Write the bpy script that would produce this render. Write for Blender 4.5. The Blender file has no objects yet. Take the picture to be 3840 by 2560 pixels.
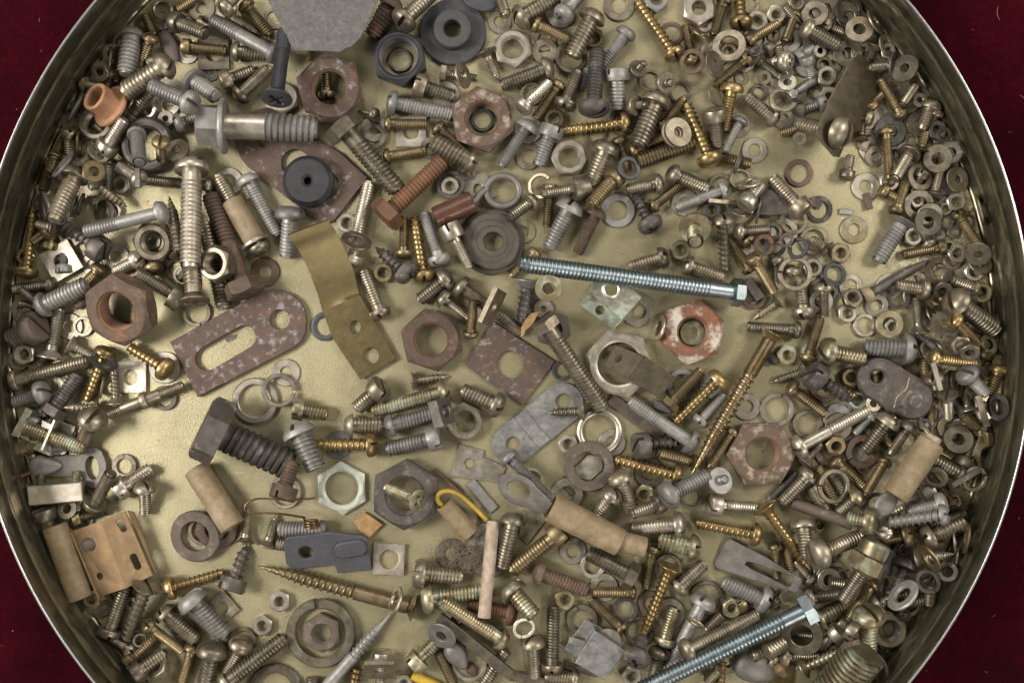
import bpy, math, random, re
import numpy as np
from mathutils import Matrix, Vector
from mathutils.geometry import tessellate_polygon

# ------------------------------------------------------------------ scale, camera, light
U = 0.000020408          # metres per plan unit (9408 units = 192 mm across the view on the tin floor)
HC = 10500.0             # camera height above the floor in plan units
CX, CY = 4704.0, 3136.0  # plan point under the camera
random.seed(7); rng = np.random.default_rng(7)
scn = bpy.context.scene
COL = scn.collection

cam = bpy.data.cameras.new('camera'); camo = bpy.data.objects.new('camera', cam); COL.objects.link(camo)
camo.location = (0, 0, HC*U); cam.sensor_width = 36; cam.lens = 36*HC/9408.0
cam.clip_start = 0.01; cam.clip_end = 20
cam.dof.use_dof = True; cam.dof.focus_distance = HC*U-0.0012; cam.dof.aperture_fstop = 28
scn.camera = camo

w = bpy.data.worlds.new('World'); scn.world = w; w.use_nodes = True
bg = w.node_tree.nodes['Background']; wn = w.node_tree
# unseen room glow shaped for metal contrast: dark overhead, paler band all round, uneven
wt = wn.nodes.new('ShaderNodeTexCoord'); wz = wn.nodes.new('ShaderNodeSeparateXYZ'); wn.links.new(wt.outputs['Generated'], wz.inputs[0])
wr = wn.nodes.new('ShaderNodeValToRGB'); e = wr.color_ramp.elements
e[0].position = .0; e[0].color = (.05,.045,.04,1); e[1].position = 1; e[1].color = (.17,.165,.155,1)
for p_, c_ in ((.12,(.16,.15,.135,1)),(.45,(.60,.575,.53,1)),(.74,(.56,.54,.505,1)),(.90,(.21,.205,.19,1))):
    q_ = e.new(p_); q_.color = c_
wn.links.new(wz.outputs[2], wr.inputs[0])
wx = wn.nodes.new('ShaderNodeTexNoise'); wx.inputs['Scale'].default_value = 1.6; wx.inputs['Detail'].default_value = 1; wn.links.new(wt.outputs['Generated'], wx.inputs['Vector'])
wm = wn.nodes.new('ShaderNodeMapRange'); wm.inputs[1].default_value = .3; wm.inputs[2].default_value = .7; wm.inputs[3].default_value = .35; wm.inputs[4].default_value = 1.5; wn.links.new(wx.outputs[0], wm.inputs[0])
wv = wn.nodes.new('ShaderNodeVectorMath'); wv.operation = 'SCALE'; wn.links.new(wr.outputs[0], wv.inputs[0]); wn.links.new(wm.outputs[0], wv.inputs['Scale'])
wn.links.new(wv.outputs[0], bg.inputs[0]); bg.inputs[1].default_value = 0.76

def area(name, loc, size, power, color):
    l = bpy.data.lights.new(name, 'AREA'); l.shape = 'RECTANGLE'; l.size = size[0]; l.size_y = size[1]; l.energy = power; l.color = color
    o = bpy.data.objects.new(name, l); COL.objects.link(o); o.location = loc
    o.rotation_euler = (-Vector(loc)).to_track_quat('-Z', 'Y').to_euler()
    return o
area('lamp', (-0.39, 0.03, 0.36), (0.19, 0.19), 3.6, (1.0, 0.96, 0.89))
area('lamp', (0.43, 0.15, 0.40), (0.19, 0.19), 2.2, (1.0, 0.95, 0.86))
area('lamp', (-0.06, 0.42, 0.46), (0.25, 0.15), 1.2, (1.0, 0.97, 0.92))
area('lamp', (0.26, -0.42, 0.46), (0.08, 0.06), 1.1, (1.0, 0.95, 0.88))  # added lamp: puts glints on the bronze strip and other metal, some fill

vs = scn.view_settings; vs.view_transform = 'Standard'; vs.look = 'None'; vs.gamma = 1; vs.exposure = 0.14; vs.use_curve_mapping = False
scn.render.engine = 'CYCLES'; scn.cycles.max_bounces = 6; scn.render.filter_size = 0.9

# ------------------------------------------------------------------ materials
def nd(nt, t, **k):
    n = nt.nodes.new(t)
    for a, b in k.items():
        if a.startswith('i_'): n.inputs[int(a[2:])].default_value = b
        else: setattr(n, a, b)
    return n
def rgba(c): return (c[0], c[1], c[2], 1)
def noise(nt, vec, scale, detail=4, rough=.6):
    n = nd(nt, 'ShaderNodeTexNoise'); n.inputs['Scale'].default_value = scale; n.inputs['Detail'].default_value = detail; n.inputs['Roughness'].default_value = rough
    nt.links.new(vec, n.inputs['Vector']); return n.outputs[0]
def ramp(nt, fac, a, b, c0=(0,0,0), c1=(1,1,1)):
    r = nd(nt, 'ShaderNodeValToRGB'); e = r.color_ramp.elements
    e[0].position = a; e[1].position = b; e[0].color = rgba(c0); e[1].color = rgba(c1)
    nt.links.new(fac, r.inputs[0]); return r.outputs[0]
def mix(nt, fac, a, b, mode='MIX'):
    m = nd(nt, 'ShaderNodeMix', data_type='RGBA', blend_type=mode)
    for s, v in ((m.inputs[0], fac), (m.inputs[6], a), (m.inputs[7], b)):
        if isinstance(v, tuple): s.default_value = rgba(v)
        elif isinstance(v, (int, float)): s.default_value = v
        else: nt.links.new(v, s)
    return m.outputs[2]
def base_mat(name):
    m = bpy.data.materials.new(name); m.use_nodes = True
    nt = m.node_tree; b = nt.nodes['Principled BSDF']
    tc = nd(nt, 'ShaderNodeTexCoord'); oi = nd(nt, 'ShaderNodeObjectInfo')
    ad = nd(nt, 'ShaderNodeVectorMath', operation='ADD'); mu = nd(nt, 'ShaderNodeVectorMath', operation='SCALE'); mu.inputs['Scale'].default_value = .1
    cb = nd(nt, 'ShaderNodeCombineXYZ')
    nt.links.new(oi.outputs['Random'], cb.inputs[0]); nt.links.new(oi.outputs['Random'], cb.inputs[1])
    nt.links.new(tc.outputs['Object'], ad.inputs[0]); nt.links.new(cb.outputs[0], ad.inputs[1])
    return m, nt, b, ad.outputs[0], oi.outputs['Random']
MATS = {}
def metal(code, name, c1, c2, grime=(.06,.045,.03), g=.35, metallic=.8, rough=.42, rv=.25, var=.35, patch=None, pth=(.5,.6), pscale=500, bump=.25, bscale=2600, patch2=None, p2th=(.55,.68), p2scale=330):
    """worn metal: two body tones in soft patches, grime in blotches, an optional third patch (rust, paint, corrosion), per-piece brightness"""
    m, nt, b, vec, rnd = base_mat(name)
    col = mix(nt, ramp(nt, noise(nt, vec, 420, 5), .35, .65), c1, c2)
    gm = ramp(nt, noise(nt, vec, 1300, 10, .75), .47, .66)
    gs = nd(nt, 'ShaderNodeMath', operation='MULTIPLY'); gs.inputs[1].default_value = g; nt.links.new(gm, gs.inputs[0])
    col = mix(nt, gs.outputs[0], col, grime)
    if patch2:
        col = mix(nt, ramp(nt, noise(nt, vec, p2scale, 9, .72), p2th[0], p2th[1]), col, patch2)
    met = metallic
    if patch:
        pm = ramp(nt, noise(nt, vec, pscale, 8, .68), pth[0], pth[1])
        col = mix(nt, pm, col, patch)
        mm = nd(nt, 'ShaderNodeMath', operation='MULTIPLY_ADD'); mm.inputs[1].default_value = -metallic*.8; mm.inputs[2].default_value = metallic
        nt.links.new(pm, mm.inputs[0]); nt.links.new(mm.outputs[0], b.inputs['Metallic'])
    else: b.inputs['Metallic'].default_value = metallic
    mr = nd(nt, 'ShaderNodeMapRange'); mr.inputs[3].default_value = 1-var; mr.inputs[4].default_value = 1+var; nt.links.new(rnd, mr.inputs[0])
    cc = nd(nt, 'ShaderNodeVectorMath', operation='SCALE'); nt.links.new(col, cc.inputs[0]); nt.links.new(mr.outputs[0], cc.inputs['Scale'])
    nt.links.new(cc.outputs[0], b.inputs['Base Color'])
    rr = nd(nt, 'ShaderNodeMapRange'); rr.inputs[3].default_value = rough-rv*.5; rr.inputs[4].default_value = rough+rv
    nt.links.new(noise(nt, vec, 700, 6), rr.inputs[0]); nt.links.new(rr.outputs[0], b.inputs['Roughness'])
    if bump:
        bp = nd(nt, 'ShaderNodeBump'); bp.inputs['Strength'].default_value = bump; bp.inputs['Distance'].default_value = .00006
        nt.links.new(noise(nt, vec, bscale, 6, .7), bp.inputs['Height']); nt.links.new(bp.outputs[0], b.inputs['Normal'])
    MATS[code] = m; return m
RUST = (.20,.075,.03)
metal('z', 'zinc', (.235,.225,.21), (.155,.146,.135), g=.3, metallic=.5, rough=.45, patch=(.13,.095,.07), pth=(.60,.68))
metal('s', 'dull_steel', (.26,.224,.168), (.14,.117,.085), g=.45, metallic=.78, rough=.36, patch=(.16,.085,.045), pth=(.60,.70))
metal('n', 'nickel', (.45,.405,.34), (.30,.265,.21), g=.22, metallic=.82, rough=.33, var=.22)
metal('b', 'dull_brass', (.205,.155,.085), (.13,.098,.052), g=.35, metallic=.8, rough=.37)
metal('y', 'yellow_brass', (.30,.215,.10), (.18,.127,.058), g=.3, metallic=.85, rough=.33)
metal('r', 'rusty_iron', (.092,.057,.037), (.056,.037,.026), g=.3, metallic=.25, rough=.65, var=.2, patch=(.14,.10,.075), pth=(.54,.72), pscale=700, bump=.5, patch2=(.20,.085,.03))
metal('o', 'orange_rust', (.145,.066,.029), (.085,.045,.026), grime=(.10,.05,.03), metallic=.3, rough=.5, var=.2, bump=.5)
metal('d', 'dark_steel', (.088,.076,.067), (.055,.046,.041), g=.3, metallic=.55, rough=.5, patch=(.17,.15,.14), pth=(.55,.7), bump=.35)
metal('k', 'black_steel', (.045,.045,.052), (.03,.03,.034), grime=(.06,.055,.05), g=.3, metallic=.4, rough=.42, bump=.2)
metal('u', 'blue_zinc', (.27,.315,.33), (.20,.235,.25), g=.3, metallic=1, rough=.36, rv=.12, var=.05, bump=.03)
metal('c', 'yellow_chromate', (.29,.25,.16), (.19,.15,.085), g=.3, metallic=.82, rough=.36, patch=(.30,.34,.27), pth=(.5,.7), pscale=250)
metal('m', 'brown_oxide', (.095,.071,.053), (.06,.046,.036), g=.3, metallic=.3, rough=.6, var=.2, patch=(.15,.12,.10), pth=(.55,.7), bump=.4, patch2=(.15,.085,.045), p2th=(.6,.72))
metal('p', 'flaking_rust', (.17,.06,.026), (.09,.045,.026), metallic=.1, rough=.7, var=.12, patch=(.34,.30,.25), pth=(.46,.58), pscale=260, bump=.6, patch2=(.22,.085,.028), p2scale=500)
metal('v', 'weathered_nickel', (.36,.355,.30), (.25,.255,.215), grime=(.18,.25,.20), g=.6, metallic=.55, rough=.5)
metal('w', 'brassy_steel', (.36,.29,.185), (.24,.165,.07), g=.3, metallic=.95, rough=.25)
metal('t', 'tan_plastic', (.20,.148,.082), (.15,.103,.053), grime=(.10,.065,.035), g=.6, patch=(.28,.225,.145), pth=(.5,.75), pscale=180, metallic=0, rough=.55, var=.06, bump=.15)
metal('e', 'dirty_white_plastic', (.36,.30,.235), (.22,.16,.11), grime=(.16,.10,.07), g=.6, metallic=0, rough=.6, var=.05, bump=.3)
metal('Y', 'yellow_plastic', (.44,.29,.03), (.34,.21,.02), g=.3, metallic=0, rough=.4, var=.05, bump=.1)
metal('f', 'wood', (.34,.21,.085), (.22,.12,.045), g=.4, metallic=0, rough=.7, var=.1, bump=.5)
metal('K', 'black_rubber', (.03,.03,.033), (.023,.023,.026), grime=(.07,.06,.05), g=.4, metallic=0, rough=.62, var=.05, bump=.25)
metal('F', 'fibre', (.062,.049,.038), (.043,.034,.027), g=.3, metallic=0, rough=.7, var=.05, bump=.6)
metal('R', 'rusty_plate', (.082,.048,.034), (.056,.037,.031), g=.3, metallic=.2, rough=.62, var=.05, patch=(.19,.178,.175), pth=(.54,.66), pscale=650, patch2=(.125,.058,.024), bump=.5)
metal('G', 'grey_emery', (.088,.084,.08), (.062,.059,.057), grime=(.17,.165,.16), g=.5, metallic=.1, rough=.75, var=.03, patch2=(.10,.062,.042), p2th=(.66,.70), p2scale=160, bump=.8, bscale=6000)
metal('A', 'bronze_strip', (.46,.365,.19), (.40,.31,.15), g=.12, metallic=.95, rough=.24, rv=.08, var=.05, bump=.02)
metal('B', 'dark_bronze', (.13,.105,.07), (.09,.074,.05), g=.3, metallic=.8, rough=.38, var=.05, bump=.05)
metal('H', 'rust_stained_plate', (.25,.165,.085), (.18,.12,.065), grime=(.13,.09,.07), g=.5, metallic=.5, rough=.5, var=.05, patch=(.26,.15,.055), pth=(.52,.7), pscale=300, bump=.2)
metal('I', 'iridescent_plate', (.52,.52,.41), (.44,.40,.33), g=.25, metallic=.9, rough=.3, var=.05, patch=(.40,.50,.43), pth=(.48,.66), pscale=220, bump=.05)
metal('q', 'crusted_iron', (.10,.062,.041), (.062,.042,.031), metallic=.15, rough=.7, var=.05, patch=(.25,.20,.155), pth=(.50,.64), pscale=420, bump=.6, patch2=(.17,.08,.035))
metal('P', 'blue_black_plate', (.046,.046,.056), (.035,.035,.043), grime=(.11,.085,.065), g=.35, metallic=.15, rough=.6, var=.04, bump=.2)
metal('L', 'dull_lead', (.19,.175,.16), (.13,.115,.105), g=.35, metallic=.6, rough=.48, var=.08, bump=.3)
metal('Z', 'scratched_zinc', (.33,.325,.315), (.235,.23,.222), g=.3, metallic=.8, rough=.38, var=.05, patch=(.22,.20,.185), pth=(.58,.68), bump=.25)
metal('C', 'copper', (.15,.085,.042), (.095,.055,.03), g=.3, metallic=.85, rough=.35, var=.1)
metal('O', 'orange_copper', (.31,.155,.08), (.22,.105,.055), grime=(.30,.20,.13), g=.5, metallic=.2, rough=.6, var=.03, bump=.6)
metal('S', 'seed_husk', (.085,.06,.05), (.055,.04,.034), metallic=0, rough=.6, var=.02, bump=.4)
metal('T', 'dark_sleeve', (.045,.02,.015), (.08,.03,.016), g=.2, metallic=0, rough=.28, var=.02, bump=.03)
metal('J', 'grey_lint', (.16,.12,.095), (.12,.09,.07), metallic=0, rough=.9, var=.05, bump=0)
metal('E', 'green_plastic', (.05,.25,.07), (.04,.2,.05), metallic=0, rough=.4, var=.05, bump=.1)

def tin_mat():
    m, nt, b, vec, rnd = base_mat('gold_lacquered_tin')
    geo = nd(nt, 'ShaderNodeNewGeometry')
    P = geo.outputs['Position']
    col = mix(nt, ramp(nt, noise(nt, P, 45, 4), .35, .65), (.37,.325,.20), (.275,.242,.148))
    sp = ramp(nt, noise(nt, P, 4200, 5, .75), .50, .68)
    s2 = nd(nt, 'ShaderNodeMath', operation='MULTIPLY'); s2.inputs[1].default_value = .75; nt.links.new(sp, s2.inputs[0])
    col = mix(nt, s2.outputs[0], col, (.14,.115,.055))
    sp2 = ramp(nt, noise(nt, P, 1500, 6, .8), .60, .72)
    col = mix(nt, sp2, col, (.12,.10,.05))
    mp = nd(nt, 'ShaderNodeMapping'); mp.inputs['Rotation'].default_value = (0,0,.6); mp.inputs['Scale'].default_value = (1,14,1); nt.links.new(P, mp.inputs[0])
    col = mix(nt, ramp(nt, noise(nt, mp.outputs[0], 260, 4, .6), .66, .70), col, (.50,.46,.32))
    mp2 = nd(nt, 'ShaderNodeMapping'); mp2.inputs['Rotation'].default_value = (0,0,-.9); mp2.inputs['Scale'].default_value = (1,18,1); nt.links.new(P, mp2.inputs[0])
    col = mix(nt, ramp(nt, noise(nt, mp2.outputs[0], 200, 4, .6), .67, .71), col, (.17,.145,.08))
    sm = nd(nt, 'ShaderNodeMath', operation='MULTIPLY'); sm.inputs[1].default_value = .45; nt.links.new(ramp(nt, noise(nt, P, 150, 7, .7), .5, .7), sm.inputs[0])
    col = mix(nt, sm.outputs[0], col, (.19,.16,.085))
    # brown stains and bare flaked lacquer along the wall on the right-hand side
    sep = nd(nt, 'ShaderNodeSeparateXYZ'); nt.links.new(P, sep.inputs[0])
    xr = nd(nt, 'ShaderNodeMapRange'); xr.inputs[1].default_value = .066; xr.inputs[2].default_value = .082; nt.links.new(sep.outputs[0], xr.inputs[0])
    def edge(scale, lo, hi):
        r = ramp(nt, noise(nt, P, scale, 8, .7), lo, hi); q = nd(nt, 'ShaderNodeMath', operation='MULTIPLY'); nt.links.new(r, q.inputs[0]); nt.links.new(xr.outputs[0], q.inputs[1]); return q.outputs[0]
    col = mix(nt, edge(330, .50, .56), col, (.60,.54,.38))
    col = mix(nt, edge(420, .50, .60), col, (.10,.07,.045))
    nt.links.new(col, b.inputs['Base Color'])
    b.inputs['Metallic'].default_value = .6; b.inputs['Roughness'].default_value = .37
    bp = nd(nt, 'ShaderNodeBump'); bp.inputs['Strength'].default_value = .5; bp.inputs['Distance'].default_value = .0001
    nt.links.new(noise(nt, P, 2600, 6, .7), bp.inputs['Height']); nt.links.new(bp.outputs[0], b.inputs['Normal'])
    return m
def wall_mat():
    m, nt, b, vec, rnd = base_mat('tin_wall')
    tc = nd(nt, 'ShaderNodeNewGeometry'); mp = nd(nt, 'ShaderNodeMapping'); mp.inputs['Scale'].default_value = (1,1,7)
    nt.links.new(tc.outputs['Position'], mp.inputs[0])
    col = mix(nt, ramp(nt, noise(nt, mp.outputs[0], 110, 5), .35, .65), (.31,.285,.205), (.20,.182,.125))
    col = mix(nt, ramp(nt, noise(nt, mp.outputs[0], 300, 8, .7), .5, .62), col, (.10,.085,.052))
    nt.links.new(col, b.inputs['Base Color']); b.inputs['Metallic'].default_value = .9; b.inputs['Roughness'].default_value = .3
    return m
def velvet_mat():
    m, nt, b, vec, rnd = base_mat('red_velvet')
    P = nd(nt, 'ShaderNodeNewGeometry').outputs['Position']
    col = mix(nt, ramp(nt, noise(nt, P, 900, 8, .8), .35, .7), (.010,.0004,.0014), (.055,.0013,.0055))
    col = mix(nt, ramp(nt, noise(nt, P, 60, 3), .3, .7), col, (.011,.0003,.0015))
    sp = ramp(nt, noise(nt, P, 1500, 2, .5), .765, .79)
    col = mix(nt, sp, col, (.30,.20,.17))
    nt.links.new(col, b.inputs['Base Color']); b.inputs['Roughness'].default_value = .95
    b.inputs['Specular IOR Level'].default_value = .05
    b.inputs['Sheen Weight'].default_value = .1; b.inputs['Sheen Tint'].default_value = (.5,.02,.07,1)
    bp = nd(nt, 'ShaderNodeBump'); bp.inputs['Strength'].default_value = .8; bp.inputs['Distance'].default_value = .0003
    nt.links.new(noise(nt, P, 2600, 8, .8), bp.inputs['Height']); nt.links.new(bp.outputs[0], b.inputs['Normal'])
    return m

# ------------------------------------------------------------------ mesh helpers (plan units)
def obj(name, VF, mat, parent=None, M=None, sharp=32):
    V, F = VF
    me = bpy.data.meshes.new(name); me.from_pydata((np.asarray(V, float)*U).tolist(), [], F); me.update()
    if isinstance(mat, str): mat = MATS[mat]
    me.materials.append(mat)
    me.polygons.foreach_set('use_smooth', [True]*len(me.polygons))
    if sharp: me.set_sharp_from_angle(angle=math.radians(sharp))
    o = bpy.data.objects.new(name, me); COL.objects.link(o)
    if parent is not None: o.parent = parent
    if M is not None: o.matrix_local = M
    return o
def empty(name, M):
    o = bpy.data.objects.new(name, None); o.empty_display_size = .002; COL.objects.link(o); o.matrix_world = M; return o
def join(*parts):
    V = []; F = []
    for v, f in parts:
        n = len(V); V.extend(map(tuple, np.asarray(v, float))); F.extend([tuple(i+n for i in q) for q in f])
    return V, F
def rings(R, closed_u=True, closed_v=False, cap0=False, cap1=False):
    """R: list of arrays (N,3); quads between consecutive rings"""
    N = len(R[0]); V = np.concatenate(R); F = []; m = len(R)
    for j in range(m if closed_v else m-1):
        a = j*N; b = ((j+1) % m)*N
        for i in range(N if closed_u else N-1):
            k = (i+1) % N
            F.append((a+i, a+k, b+k, b+i))
    if cap0: F.append(tuple(range(N-1, -1, -1)))
    if cap1: F.append(tuple(range((m-1)*N, m*N)))
    return V, F
def circ(r, z, N=24, rf=None, cx=0, cy=0):
    t = np.arange(N)*2*math.pi/N
    rr = r if rf is None else r*rf(t)
    return np.stack([cx+rr*np.cos(t), cy+rr*np.sin(t), np.zeros(N)+z], 1)
def lathe(prof, N=28, closed=False, cap=True):
    R = [circ(max(r, 1e-3), z, N) for r, z in prof]
    return rings(R, True, closed, cap and not closed, cap and not closed)
def polyr(n):
    a = math.pi/n
    return lambda t: math.cos(a)/np.cos((t % (2*a))-a)
def xf(VF, M):
    V = np.asarray(VF[0], float); A = np.array(M)
    return V@A[:3,:3].T + A[:3,3], VF[1]
def frame(d, roll=0):
    """rotation whose +Z runs along d"""
    d = np.asarray(d, float); d = d/np.linalg.norm(d)
    up = np.array([0,0,1.]) if abs(d[2]) < .98 else np.array([0,1.,0])
    x = np.cross(up, d); x /= np.linalg.norm(x); y = np.cross(d, x)
    c, s = math.cos(roll), math.sin(roll)
    M = np.eye(4); M[:3,0] = c*x+s*y; M[:3,1] = -s*x+c*y; M[:3,2] = d
    return M
def between(VF, p0, p1=None, d=None, roll=0):
    p0 = np.asarray(p0, float); M = frame((np.asarray(p1)-p0) if d is None else d, roll); M[:3,3] = p0
    return xf(VF, M)
def cyl(p0, p1, r0, r1=None, N=20, ch=.12):
    r1 = r0 if r1 is None else r1; L = float(np.linalg.norm(np.asarray(p1, float)-np.asarray(p0, float))); c = min(ch*min(r0,r1), L*.3)
    return between(lathe([(r0-c,0),(r0,c),(r1,L-c),(r1-c,L)], N), p0, p1)
def tube_between(p0, p1, r, ri, N=24, r1=None):
    L = float(np.linalg.norm(np.asarray(p1, float)-np.asarray(p0, float))); r1 = r1 or r; c = .08*r; k = ri/r
    return between(lathe([(ri,0),(r-c,0),(r,c),(r1,L-c),(r1-c,L),(r1*k,L)], N, closed=True), p0, p1)
def ntube(pts, r, N=8, closed=False):
    """tube along a path"""
    P = np.asarray(pts, float); R = []; prev = None
    for i in range(len(P)):
        d = P[min(i+1, len(P)-1)]-P[max(i-1, 0)]; d /= np.linalg.norm(d)+1e-9
        if prev is None: M = frame(d); x = M[:3,0]
        else:
            x = prev-d*np.dot(prev, d); x /= np.linalg.norm(x)+1e-9
        prev = x; y = np.cross(d, x); t = np.arange(N)*2*math.pi/N
        rr = r[i] if hasattr(r, '__len__') else r
        R.append(P[i]+rr*(np.cos(t)[:,None]*x+np.sin(t)[:,None]*y))
    return rings(R, True, False, True, True)
def smooth_path(pts, n=6):
    P = np.asarray(pts, float); out = []
    for i in range(len(P)-1):
        a, b, c, d = P[max(i-1,0)], P[i], P[i+1], P[min(i+2, len(P)-1)]
        for k in range(n):
            t = k/n; out.append(.5*((2*b)+(c-a)*t+(2*a-5*b+4*c-d)*t*t+(3*b-a-3*c+d)*t**3))
    out.append(P[-1]); return np.array(out)
def ellipsoid(L, W, T, N=20, M=12, tip=0.0):
    R = []
    for j in range(M+1):
        u = -1+2*j/M; u = math.sin(u*math.pi/2); r = math.sqrt(max(1-u*u, 1e-5))*(1-tip*u*.5)
        t = np.arange(N)*2*math.pi/N
        R.append(np.stack([np.zeros(N)+u*L/2, r*W/2*np.cos(t), r*T/2*np.sin(t)], 1))
    return rings(R, True, False, True, True)
def area2(p): return .5*sum(p[i][0]*p[(i+1)%len(p)][1]-p[(i+1)%len(p)][0]*p[i][1] for i in range(len(p)))
def inset(p, c):
    n = len(p); out = []
    for i in range(n):
        a, b, d = np.array(p[i-1]), np.array(p[i]), np.array(p[(i+1)%n])
        e1 = b-a; e2 = d-b; e1 = e1/(np.linalg.norm(e1)+1e-9); e2 = e2/(np.linalg.norm(e2)+1e-9)
        m = np.array([-e1[1]-e2[1], e1[0]+e2[0]]); l = np.linalg.norm(m)
        m = m/l if l > 1e-6 else np.array([-e1[1], e1[0]])
        k = max(.5, np.dot(m, np.array([-e1[1], e1[0]])))
        out.append(tuple(b+m*c/k))
    return out
def plate(outline, holes=(), t=20, ch=4, zf=None):
    """flat sheet with chamfered edges and holes, z from 0 to t; zf(x, y) tilts it"""
    loops = []
    o = list(outline); o = o if area2(o) > 0 else o[::-1]; loops.append(o)
    for h in holes:
        h = list(h); loops.append(h if area2(h) < 0 else h[::-1])
    ins = [inset(l, ch) for l in loops]
    V = []; F = []; idx = []
    for l, s in zip(loops, ins):
        n = len(l); b = len(V); idx.append((b, n))
        V += [(x,y,0) for x,y in s]+[(x,y,ch) for x,y in l]+[(x,y,t-ch) for x,y in l]+[(x,y,t) for x,y in s]
        for k in range(3):
            for i in range(n):
                j = (i+1)%n; F.append((b+k*n+i, b+k*n+j, b+(k+1)*n+j, b+(k+1)*n+i))
    flat = [b+i for b, n in idx for i in range(n)]; top = [b+3*n+i for b, n in idx for i in range(n)]
    for tri in tessellate_polygon([[Vector((x,y,0)) for x,y in s] for s in ins]):
        a, b, c = tri
        pa, pb, pc = V[flat[a]], V[flat[b]], V[flat[c]]
        if (pb[0]-pa[0])*(pc[1]-pa[1])-(pb[1]-pa[1])*(pc[0]-pa[0]) < 0: a, c = c, a
        F.append((top[a], top[b], top[c])); F.append((flat[c], flat[b], flat[a]))
    V = np.array(V)
    if zf is not None: V[:,2] += np.array([zf(x, y) for x, y in V[:,:2]])
    return V, F
def circle_pts(cx, cy, r, N=24, ry=None, rot=0):
    ry = ry or r; c, s = math.cos(rot), math.sin(rot)
    return [(cx+r*math.cos(t)*c-ry*math.sin(t)*s, cy+r*math.cos(t)*s+ry*math.sin(t)*c) for t in np.arange(N)*2*math.pi/N]
def capsule(a, b, r, N=12, r2=None):
    a = np.array(a, float); b = np.array(b, float); an = math.atan2(*(b-a)[::-1]); r2 = r2 or r
    return [tuple(b+r2*np.array([math.cos(t), math.sin(t)])) for t in np.linspace(an-math.pi/2, an+math.pi/2, N)] + \
           [tuple(a+r*np.array([math.cos(t), math.sin(t)])) for t in np.linspace(an+math.pi/2, an+3*math.pi/2, N)]
def box(cx, cy, z0, z1, L, W, a=0, ch=5):
    c, s = math.cos(a), math.sin(a)
    V, F = plate([(cx+x*c-y*s, cy+x*s+y*c) for x, y in ((-L/2,-W/2),(L/2,-W/2),(L/2,W/2),(-L/2,W/2))], (), z1-z0, ch)
    V[:,2] += z0; return V, F

# ------------------------------------------------------------------ hardware
def nut_mesh(R, ri, t, n=6, drop=.85, zig=True):
    rf = polyr(n); ap = R*math.cos(math.pi/n); N = 48; c = t*.06
    th = np.arange(N)*2*math.pi/N; hr = R*rf(th)
    fl = min(ap*.94, ap-2); Rg = []
    m = max(2, int(t/18)) if zig else 2
    for j in range(2*m+1):
        z = c+(t-2*c)*j/(2*m); Rg.append(circ(ri*(1.0 if (j % 2 or not zig) else 1.09), z, N))
    Rg.append(circ(ri*1.13+1, t, N)); Rg.append(circ(max(fl, ri*1.13+3) if n == 6 else 1, t, N))
    if n != 6: Rg[-1] = np.stack([(hr-c)*np.cos(th), (hr-c)*np.sin(th), np.zeros(N)+t], 1)
    dz = np.minimum((hr-ap*.94)*drop, t*.3) if n == 6 else np.zeros(N)+c
    Rg.append(np.stack([hr*np.cos(th), hr*np.sin(th), t-dz], 1))
    Rg.append(np.stack([hr*np.cos(th), hr*np.sin(th), dz], 1))
    Rg.append(Rg[-3].copy()); Rg[-1][:,2] = 0
    Rg.append(circ(ri*1.13+1, 0, N))
    return rings(Rg, True, True)
def washer_mesh(R, ri, t, rd=False, N=36):
    if rd:
        rm = (R+ri)/2; rr = (R-ri)/2
        return rings([circ(rm+rr*math.cos(a), t/2+t/2*math.sin(a), N) for a in np.arange(12)*2*math.pi/12], True, True)
    c = t*.25
    return rings([circ(r, z, N) for r, z in ((ri,0),(ri,t-c*.5),(ri+c*.6,t),(R-c,t),(R,t-c),(R,c),(R-c,0))][::-1], True, True)
def split_mesh(R, ri, t, ga, gw):
    N = 40; A = np.linspace(ga+gw/2, ga+360-gw/2, N)*math.pi/180; c = t*.15; Rg = []
    for i, a in enumerate(A):
        dz = (i/(N-1)-.5)*t*.45
        Rg.append(np.array([[r*math.cos(a), r*math.sin(a), z+dz+t*.22] for r, z in ((ri,0),(R-c,0),(R,c),(R,t-c),(R-c,t),(ri+c,t),(ri,t-c))]))
    return rings(Rg, True, False, True, True)
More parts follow.
